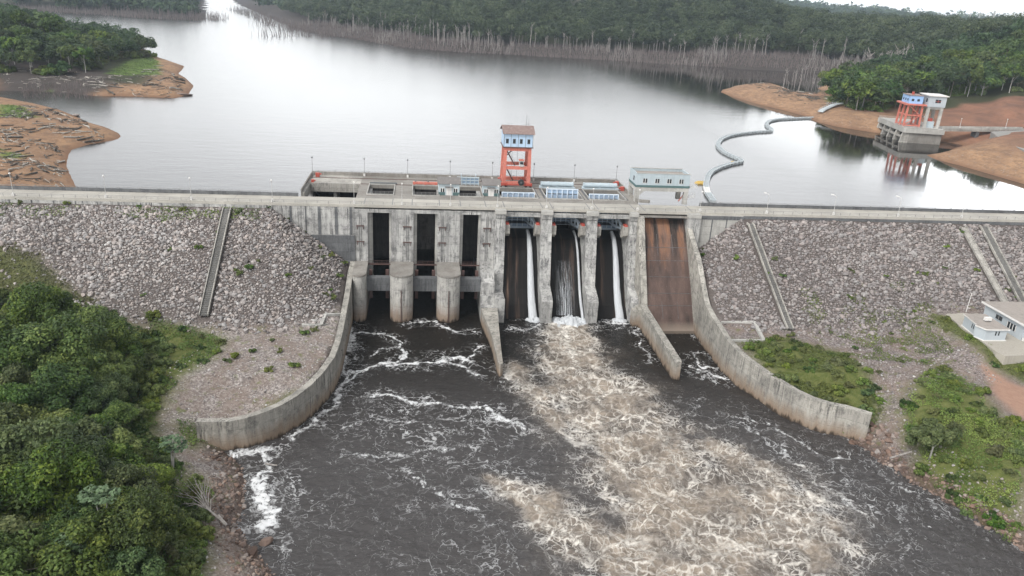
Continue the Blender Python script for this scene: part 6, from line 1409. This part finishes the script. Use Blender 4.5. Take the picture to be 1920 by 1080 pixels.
for x, y in hl[:NL]: place_tree(FARK[random.choice((0, 1, 2, 3, 4, 3, 5))], 'forest_tree', (x, y, uz(x, y) - 3), random.uniform(.85, 1.25), 'rounded green tree of the forest on the left lake hill', 'tree', 'trees of the left lake hill')
for x, y in hr[:NR]: place_tree(FARK[random.choice((0, 1, 2, 3, 4, 5, 3))], 'forest_tree', (x, y, uz(x, y) - 3), random.uniform(.95, 1.4), 'rounded green tree of the forest behind the water intake', 'tree', 'trees behind the water intake')
def forest_mass(name, label, pts, hgt, rad, n_cl, n_leaf, leaf, seed, mat='leaf_far'):
    r = np.random.default_rng(seed); C = []; S_ = []
    for x, y, z in pts:
        R0 = rad * np.clip(r.lognormal(-.08, .32), .5, 1.9); h = hgt * r.uniform(.65, 1.3) + max(0, R0 - rad) * .8
        for k in range(n_cl):
            a = r.uniform(0, 6.28); q = math.sqrt(r.random()) * R0 * .8; C.append((x + q * math.cos(a), y + q * math.sin(a), z + h - (q / R0) ** 2 * R0 * .55 - r.random() * h * .32)); S_.append((R0 * .46, R0 * .46, R0 * .38))
    V, F, ti = leaf_cloud(np.array(C), np.array(S_), n_leaf, leaf, r, .5, .6)
    tt = np.repeat(np.repeat(r.normal(.03, .24, len(pts)), n_cl * n_leaf), 4); ti = np.clip(ti + tt, 0, 1)
    return tag(link(name, mesh_np(name, V, F, {'tint': ti}), MATS[mat]), label, None, None, 'stuff')
rest = [(x, y, uz(x, y) - 2) for x, y in hl[NL:] + hr[NR:]]
if rest: forest_mass('forest', 'green forest canopy continuing over the two near lake hills', rest, 15, 7.0, 8, 56, .85, 71)
r = np.random.default_rng(72)
def far_pts(x0, x1, y0, y1, n, polys, dmin, seed, cond=None):
    r = np.random.default_rng(seed); X = r.uniform(x0, x1, n); Y = r.uniform(y0, y1, n); d = np.full(n, -1e9)
    for p in polys: d = np.maximum(d, sdist(X, Y, p))
    k = d > dmin; X, Y = X[k], Y[k]; Z = up_h(X, Y); o = []
    for x, y, z in zip(X, Y, Z):
        if (cond is None or cond(x, y)) and inview(x, y, z + 15, 15): o.append((x, y, z - 1))
    return o
fp = far_pts(-420, 950, 655, 1350, 11500, [RB], 26, 73, lambda x, y: True)
fp += far_pts(470, 900, 470, 660, 1500, [RB], 20, 78)
fp += far_pts(400, 520, 520, 670, 900, [RB], 22, 81)
forest_mass('forest', 'hazy forest covering the far shore of the lake', fp, 21, 8.0, 6, 54, 1.0, 74)
fp = far_pts(-900, 3200, 1350, 3600, 5200, [RB, LB3], 20, 75)
fp += far_pts(-900, -330, 1080, 1500, 900, [LB3], 25, 79)
forest_mass('forest', 'distant bluish forest on the ridges towards the horizon', fp, 24, 17.0, 4, 20, 4.2, 76)
hp = far_pts(400, 5200, 3000, 5000, 2200, [RB], 20, 77)
forest_mass('forest', 'pale distant forest on the farthest ridges', hp, 26, 30.0, 3, 14, 9.0, 80)

# dead trees standing along the drawn-down shore
def dead_mesh(seed, h):
    r = random.Random(seed); m = MB(); lean = (r.uniform(-.6, .6), r.uniform(-.6, .6)); top = Vector((lean[0], lean[1], h)); r0 = .42
    m.path([(0, 0, -2), (lean[0] * .4, lean[1] * .4, h * .5), tuple(top)], [r0, r0 * .75, r0 * .3], 5)
    for _ in range(r.randint(3, 7)):
        f = r.uniform(.55, .98); p = Vector((lean[0] * f, lean[1] * f, h * f)); a = r.uniform(0, 6.28); l = h * r.uniform(.10, .24); q = p + Vector((math.cos(a) * l * .7, math.sin(a) * l * .7, l)); m.path([tuple(p), tuple(p.lerp(q, .6) + Vector((0, 0, -.2))), tuple(q)], [.22, .17, .09], 4)
    me = m.mesh('dead_tree'); me.materials.append(MATS['dead_wood']); return me
DEAD = [dead_mesh(400 + k, 12 + 2.2 * (k % 5)) for k in range(10)]
r_ = random.Random(91)
def shore_band(poly_line, n, d0, d1, seed, polys):
    r = random.Random(seed); out = []; L = [math.dist(poly_line[i], poly_line[i + 1]) for i in range(len(poly_line) - 1)]; T = sum(L)
    while len(out) < n:
        s = r.random() * T; i = 0
        while s > L[i]: s -= L[i]; i += 1
        a = Vector(poly_line[i]); b = Vector(poly_line[i + 1]); p = a.lerp(b, s / L[i]); dd = (b - a).normalized(); q = p + Vector((-dd.y, dd.x)) * r.uniform(d0, d1); out.append((q.x, q.y))
    return out
FS = RB[4:20]                                     # the far shoreline, walked to the right
for x, y in shore_band(FS, 225, 10, 46, 92, None):
    z = max(uz(x, y), ZR - 1.5)
    if inview(x, y, z + 8, 5): tag(link('dead_tree', random.choice(DEAD), None, None, (x, y, z), (r_.uniform(-.05, .05), r_.uniform(-.05, .05), r_.uniform(0, 6.3)), r_.uniform(.7, 1.25)), 'bare pale dead tree standing along the far lake shore', 'dead tree', 'dead trees of the far shore')
cl = pzs([(1465, 163), (1500, 178), (1530, 178), (1555, 165), (1570, 145), (1530, 138), (1490, 142)], ZR)
for x, y in poisson(cl, 5.0, 600, 93)[:30]:
    tag(link('dead_tree', random.choice(DEAD), None, None, (x, y, max(uz(x, y), ZR - 1.5)), (r_.uniform(-.08, .08), r_.uniform(-.08, .08), r_.uniform(0, 6.3)), r_.uniform(.55, .85)), 'bare dead tree standing in the water behind the clay spit', 'dead tree', 'dead trees behind the clay spit')
sc = MB()
def stick_mass(name, label, pts, h0, h1, w, seed, mat='dead_scrub'):
    r = np.random.default_rng(seed); P = np.array(pts); n = len(P); h = r.uniform(h0, h1, n); ww = w * r.uniform(.6, 1.4, n); lean = r.normal(0, .16, (n, 2)) * h[:, None]; a = r.uniform(0, 6.28, n); V = np.zeros((n, 8, 3))
    for k in range(4):
        t = a + k * np.pi / 2; V[:, k] = np.stack([P[:, 0] + np.cos(t) * ww, P[:, 1] + np.sin(t) * ww, P[:, 2] - 1], -1); V[:, 4 + k] = np.stack([P[:, 0] + lean[:, 0] + np.cos(t) * ww * .4, P[:, 1] + lean[:, 1] + np.sin(t) * ww * .4, P[:, 2] + h], -1)
    F = np.array([[0, 1, 5, 4], [1, 2, 6, 5], [2, 3, 7, 6], [3, 0, 4, 7]]); F = (F[None] + (np.arange(n) * 8)[:, None, None]).reshape(-1, 4)
    return tag(link(name, mesh_np(name, V.reshape(-1, 3), F), MATS[mat]), label, None, None, 'stuff')
def litter(name, label, polys, n, l0, l1, w, seed, mat):
    r = np.random.default_rng(seed); P = []
    for px in polys:
        poly = np.array(pzs(px, 25)); Q = r.uniform(poly.min(0), poly.max(0), (n * 4, 2)); Q = Q[inpoly(Q[:, 0], Q[:, 1], [tuple(q) for q in poly])]; Q = Q[fbm(Q[:, 0] * .12, Q[:, 1] * .12, 3) > .47][:n]; P.append(Q)
    P = np.concatenate(P); Z = up_h(P[:, 0], P[:, 1]); k = Z > ZR + .15; P, Z = P[k], Z[k]; n = len(P); a = r.normal(-.35, .7, n); l = l0 + (l1 - l0) * r.random(n) ** 2; d = np.stack([np.cos(a), np.sin(a)], -1) * l[:, None] * .5; Z2 = up_h(P[:, 0] + d[:, 0], P[:, 1] + d[:, 1]); Z1 = up_h(P[:, 0] - d[:, 0], P[:, 1] - d[:, 1]); ww = w * r.uniform(.6, 1.5, n); nn = np.stack([-np.sin(a), np.cos(a)], -1) * ww[:, None]; V = np.zeros((n, 8, 3))
    for e, (s_, zz_) in enumerate(((-1, Z1), (1, Z2))):
        for q, (u, h) in enumerate(((-1, 0), (1, 0), (1, 1), (-1, 1))):
            V[:, e * 4 + q, :2] = P + s_ * d + u * nn * (.5 if s_ > 0 else 1); V[:, e * 4 + q, 2] = zz_ + h * ww * 1.6 + r.uniform(0, .05)
    F = np.array([[0, 1, 5, 4], [1, 2, 6, 5], [2, 3, 7, 6], [3, 0, 4, 7], [3, 2, 1, 0], [4, 5, 6, 7]]); F = (F[None] + (np.arange(n) * 8)[:, None, None]).reshape(-1, 4)
    return tag(link(name, mesh_np(name, V.reshape(-1, 3), F), MATS[mat]), label, None, None, 'stuff')
LP = [[(0, 250), (60, 255), (115, 275), (118, 345), (0, 352)], [(50, 200), (120, 215), (190, 245), (200, 262), (130, 262), (40, 240), (0, 245)], [(100, 155), (230, 150), (300, 125), (345, 150), (340, 178), (200, 175)], [(0, 140), (200, 150), (230, 172), (90, 178), (0, 165)]]
litter('twig_litter', 'dark twigs and broken branches littering the left clay shores', LP, 420, .6, 4.5, .09, 111, 'drift_dark')
litter('twig_litter', 'bleached twigs littering the left clay shores', LP, 150, .6, 4.5, .10, 112, 'drift_pale')
litter('twig_litter', 'dark twigs scattered on the right clay spit', [[(1390, 162), (1500, 175), (1570, 195), (1600, 220), (1530, 210), (1440, 185)]], 300, .8, 5, .14, 113, 'drift_dark')
pts = [(x, y, max(uz(x, y), ZR - .8)) for x, y in shore_band(FS, 11000, -13, 40, 94, None)]
pts += [(x, y, z) for x, y, z in far_pts(300, 540, 400, 670, 5200, [RB], 1, 82, lambda x, y: land_d(x, y, HILL_R) < -4)]
pts = [p for p in pts if p[1] > 470]
stick_mass('dead_scrub', 'brown tangle of drowned scrub along the far lake shore', pts, 1.2, 6.0, .24, 95)
stick_mass('dead_scrub', 'many thin pale dead trunks behind the drowned scrub of the far shore', [p for p in pts[:2600] if vnoise(np.array([p[0] * .03]), np.array([p[1] * .03]))[0] > .62], 5, 13, .24, 101, 'dead_wood')
pts = [(x, y, max(uz(x, y), ZR - .8)) for x, y in shore_band([(-700, 1100), (-508, 1120), (-422, 1083), (-355, 1098), (-372, 1200)], 900, -26, 30, 96, None)]
pts += [(x, y, ZR - .5) for x, y in shore_band([(-405, 1600), (-255, 1165), (-190, 960), (-120, 850)], 500, -34, 4, 97, None)]
pts += [(p[0] + random.gauss(0, 12), p[1] + random.gauss(0, 10), ZR - .5) for p in [tuple(pz(x, y, ZR)) for x, y in ((375, 30), (330, 34), (500, 48), (540, 55), (520, 68), (560, 66), (600, 70))] for _ in range(30)]
stick_mass('dead_scrub', 'thin grey drowned trunks standing in the water at the far left', pts, 5, 13, .3, 98)
pts = [tuple(pz(x, y, ZR))[:2] for x, y in [(random.uniform(40, 175), random.uniform(168, 186)) for _ in range(260)]]
stick_mass('dead_scrub', 'dark tangle of dead branches in the left inlet', [(x, y, max(uz(x, y), ZR - .5)) for x, y in pts], 1.0, 4.5, .10, 99)
# driftwood logs on the left clay shore and the right spit
def log_mesh(seed):
    r = random.Random(seed); m = MB(); p = Vector((-3.5, 0, .2)); pts = [p.copy()]
    for k in range(4): p = p + Vector((1.75, r.uniform(-.5, .5), r.uniform(-.05, .1))); pts.append(p.copy())
    m.path([tuple(q) for q in pts], [.32, .30, .26, .2, .12], 6)
    for _ in range(r.randint(1, 3)):
        q = pts[r.randint(1, 3)]; m.path([tuple(q), tuple(q + Vector((r.uniform(-.2, 1.6), r.choice((-1, 1)) * r.uniform(.6, 1.8), r.uniform(0, .5))))], [.16, .07], 5)
    return m
LOGS = []
for k in range(6):
    me = log_mesh(500 + k).mesh('driftwood_log'); me.materials.append(MATS['drift_pale' if k % 3 == 0 else 'drift_dark']); LOGS.append(me)
r_ = random.Random(17)
def logs(n, px, lab, grp, s0, s1):
    poly = pzs(px, 25); k = 0
    for x, y in poisson(poly, 2.2, 4000, n)[:n]:
        z = uz(x, y)
        if z < ZR + .1: continue
        e = .8; gxv = (uz(x + e, y) - uz(x - e, y)) / (2 * e); gyv = (uz(x, y + e) - uz(x, y - e)) / (2 * e); N_ = Vector((-gxv, -gyv, 1)).normalized(); q = N_.to_track_quat('Z', 'Y'); q = q @ Matrix.Rotation(r_.uniform(-.6, .6) + r_.choice((0, 0, 3.1)) - .35, 3, 'Z').to_quaternion()
        o = link('driftwood_log', r_.choice(LOGS), None, None, (x, y, z + .1), None, r_.uniform(s0, s1)); o.rotation_mode = 'QUATERNION'; o.rotation_quaternion = q; tag(o, lab, 'log', grp)
logs(52, [(0, 250), (60, 255), (115, 275), (118, 345), (0, 352)], 'weathered driftwood log on the near left clay shore', 'logs on the near left clay shore', .4, 1.05)
logs(46, [(50, 200), (120, 215), (190, 245), (200, 262), (130, 262), (40, 240), (0, 245)], 'weathered driftwood log on the pointed left clay spit', 'logs on the pointed left clay spit', .55, 1.2)
logs(44, [(100, 155), (230, 150), (300, 125), (345, 150), (340, 178), (200, 175)], 'grey driftwood log below the left forest hill', 'logs below the left forest hill', .7, 1.5)
logs(40, [(1400, 165), (1500, 175), (1560, 195), (1590, 215), (1530, 205), (1440, 180)], 'dark driftwood log on the right clay spit', 'logs on the right clay spit', .7, 1.4)
p = pz(143, 218, ZR); tag(link('boulder', bme[0], None, None, (p.x, p.y, ZR + .6), (0, 0, 1), (2.2, 1.5, 1.3)), 'lone dark rock in the water off the left clay spit', 'rock')
p = pz(345, 179, ZR); tag(link('boulder', bme[1], None, None, (p.x, p.y, ZR + .5), (0, 0, .3), (6, 2.2, 1.4)), 'flat pale rock slab at the tip of the far left spit', 'rock')
cover('bank_grass', 'bright green grass on the clay shores of the lake', GR_UP, 2.2, .42, .8, 'leaf_light', 48, up_h, .2)
# bushes at the forest foot
for k, (x, y) in enumerate([p for p in poisson(HILL_L, 6.5, 5000, 64) if land_d(p[0], p[1], HILL_L) < 9 and inview(p[0], p[1], uz(*p), 5)] + [p for p in poisson(HILL_R, 6.5, 5000, 65) if land_d(p[0], p[1], HILL_R) < 9 and inview(p[0], p[1], uz(*p), 5)]):
    lft = x < 0; tag(link('shrub', SHRUB[k % 4], None, None, (x, y, uz(x, y) - .5), (0, 0, k), random.uniform(1.5, 2.8)), 'bushy green growth at the foot of the left lake hill' if lft else 'bushy green growth at the foot of the forest behind the intake', 'shrub', 'bushes at the foot of the left hill' if lft else 'bushes below the intake forest')

# power pylons on the skyline
def pylon(x, y_, Y, h, lab):
    d = FWD + RIGHT * ((x - 960) / FPX) + UP * ((540 - y_) / FPX); p = CAM + d * ((Y - CAM.y) / d.y); z = p.z
    o = thing('power_pylon', lab, 'pylon', (p.x, p.y, z)); m = MB(); w = h * .13
    for a in (-1, 1):
        for b in (-1, 1): m.bar((a * w, b * w, -18), (a * w * .2, b * w * .2, h), 1.0)
    for k in range(6):
        f = k / 6; g_ = (k + 1) / 6; wa = w * (1 - .8 * f); wb = w * (1 - .8 * g_); m.bar((-wa, -wa, h * f), (wb, -wb, h * g_), .7).bar((wa, -wa, h * f), (-wb, -wb, h * g_), .7)
    m.build('lattice', MATS['lamp_grey'], o, world=False); m = MB()
    for f, l in ((.72, .3), (.86, .24), (1, .16)): m.bar((-h * l, 0, h * f), (h * l, 0, h * f), 1.0)
    m.build('cross_arm', MATS['lamp_grey'], o, world=False); o.rotation_euler = (0, 0, R(-10))
pylon(1862, 36, 2300, 26, 'tallest grey lattice pylon on the right skyline')
pylon(1835, 36, 2500, 21, 'middle grey lattice pylon on the right skyline')
pylon(1818, 35, 2700, 20, 'leftmost faint lattice pylon on the right skyline')

# ================================================================== AIR
t = bpy.data.materials.new('haze'); t.use_nodes = True; n_ = t.node_tree; n_.nodes.clear()
v = n_.nodes.new('ShaderNodeVolumePrincipled'); v.inputs['Color'].default_value = (.62, .73, .84, 1); v.inputs['Density'].default_value = 0.00010; v.inputs['Anisotropy'].default_value = 0.3
ou = n_.nodes.new('ShaderNodeOutputMaterial'); n_.links.new(v.outputs[0], ou.inputs['Volume'])
HAZE = True
if HAZE: tag(B(-5200, 5600, -420, 5300, -9, 245).build('haze', t), 'thin pale haze over the lake and forest', None, None, 'stuff')
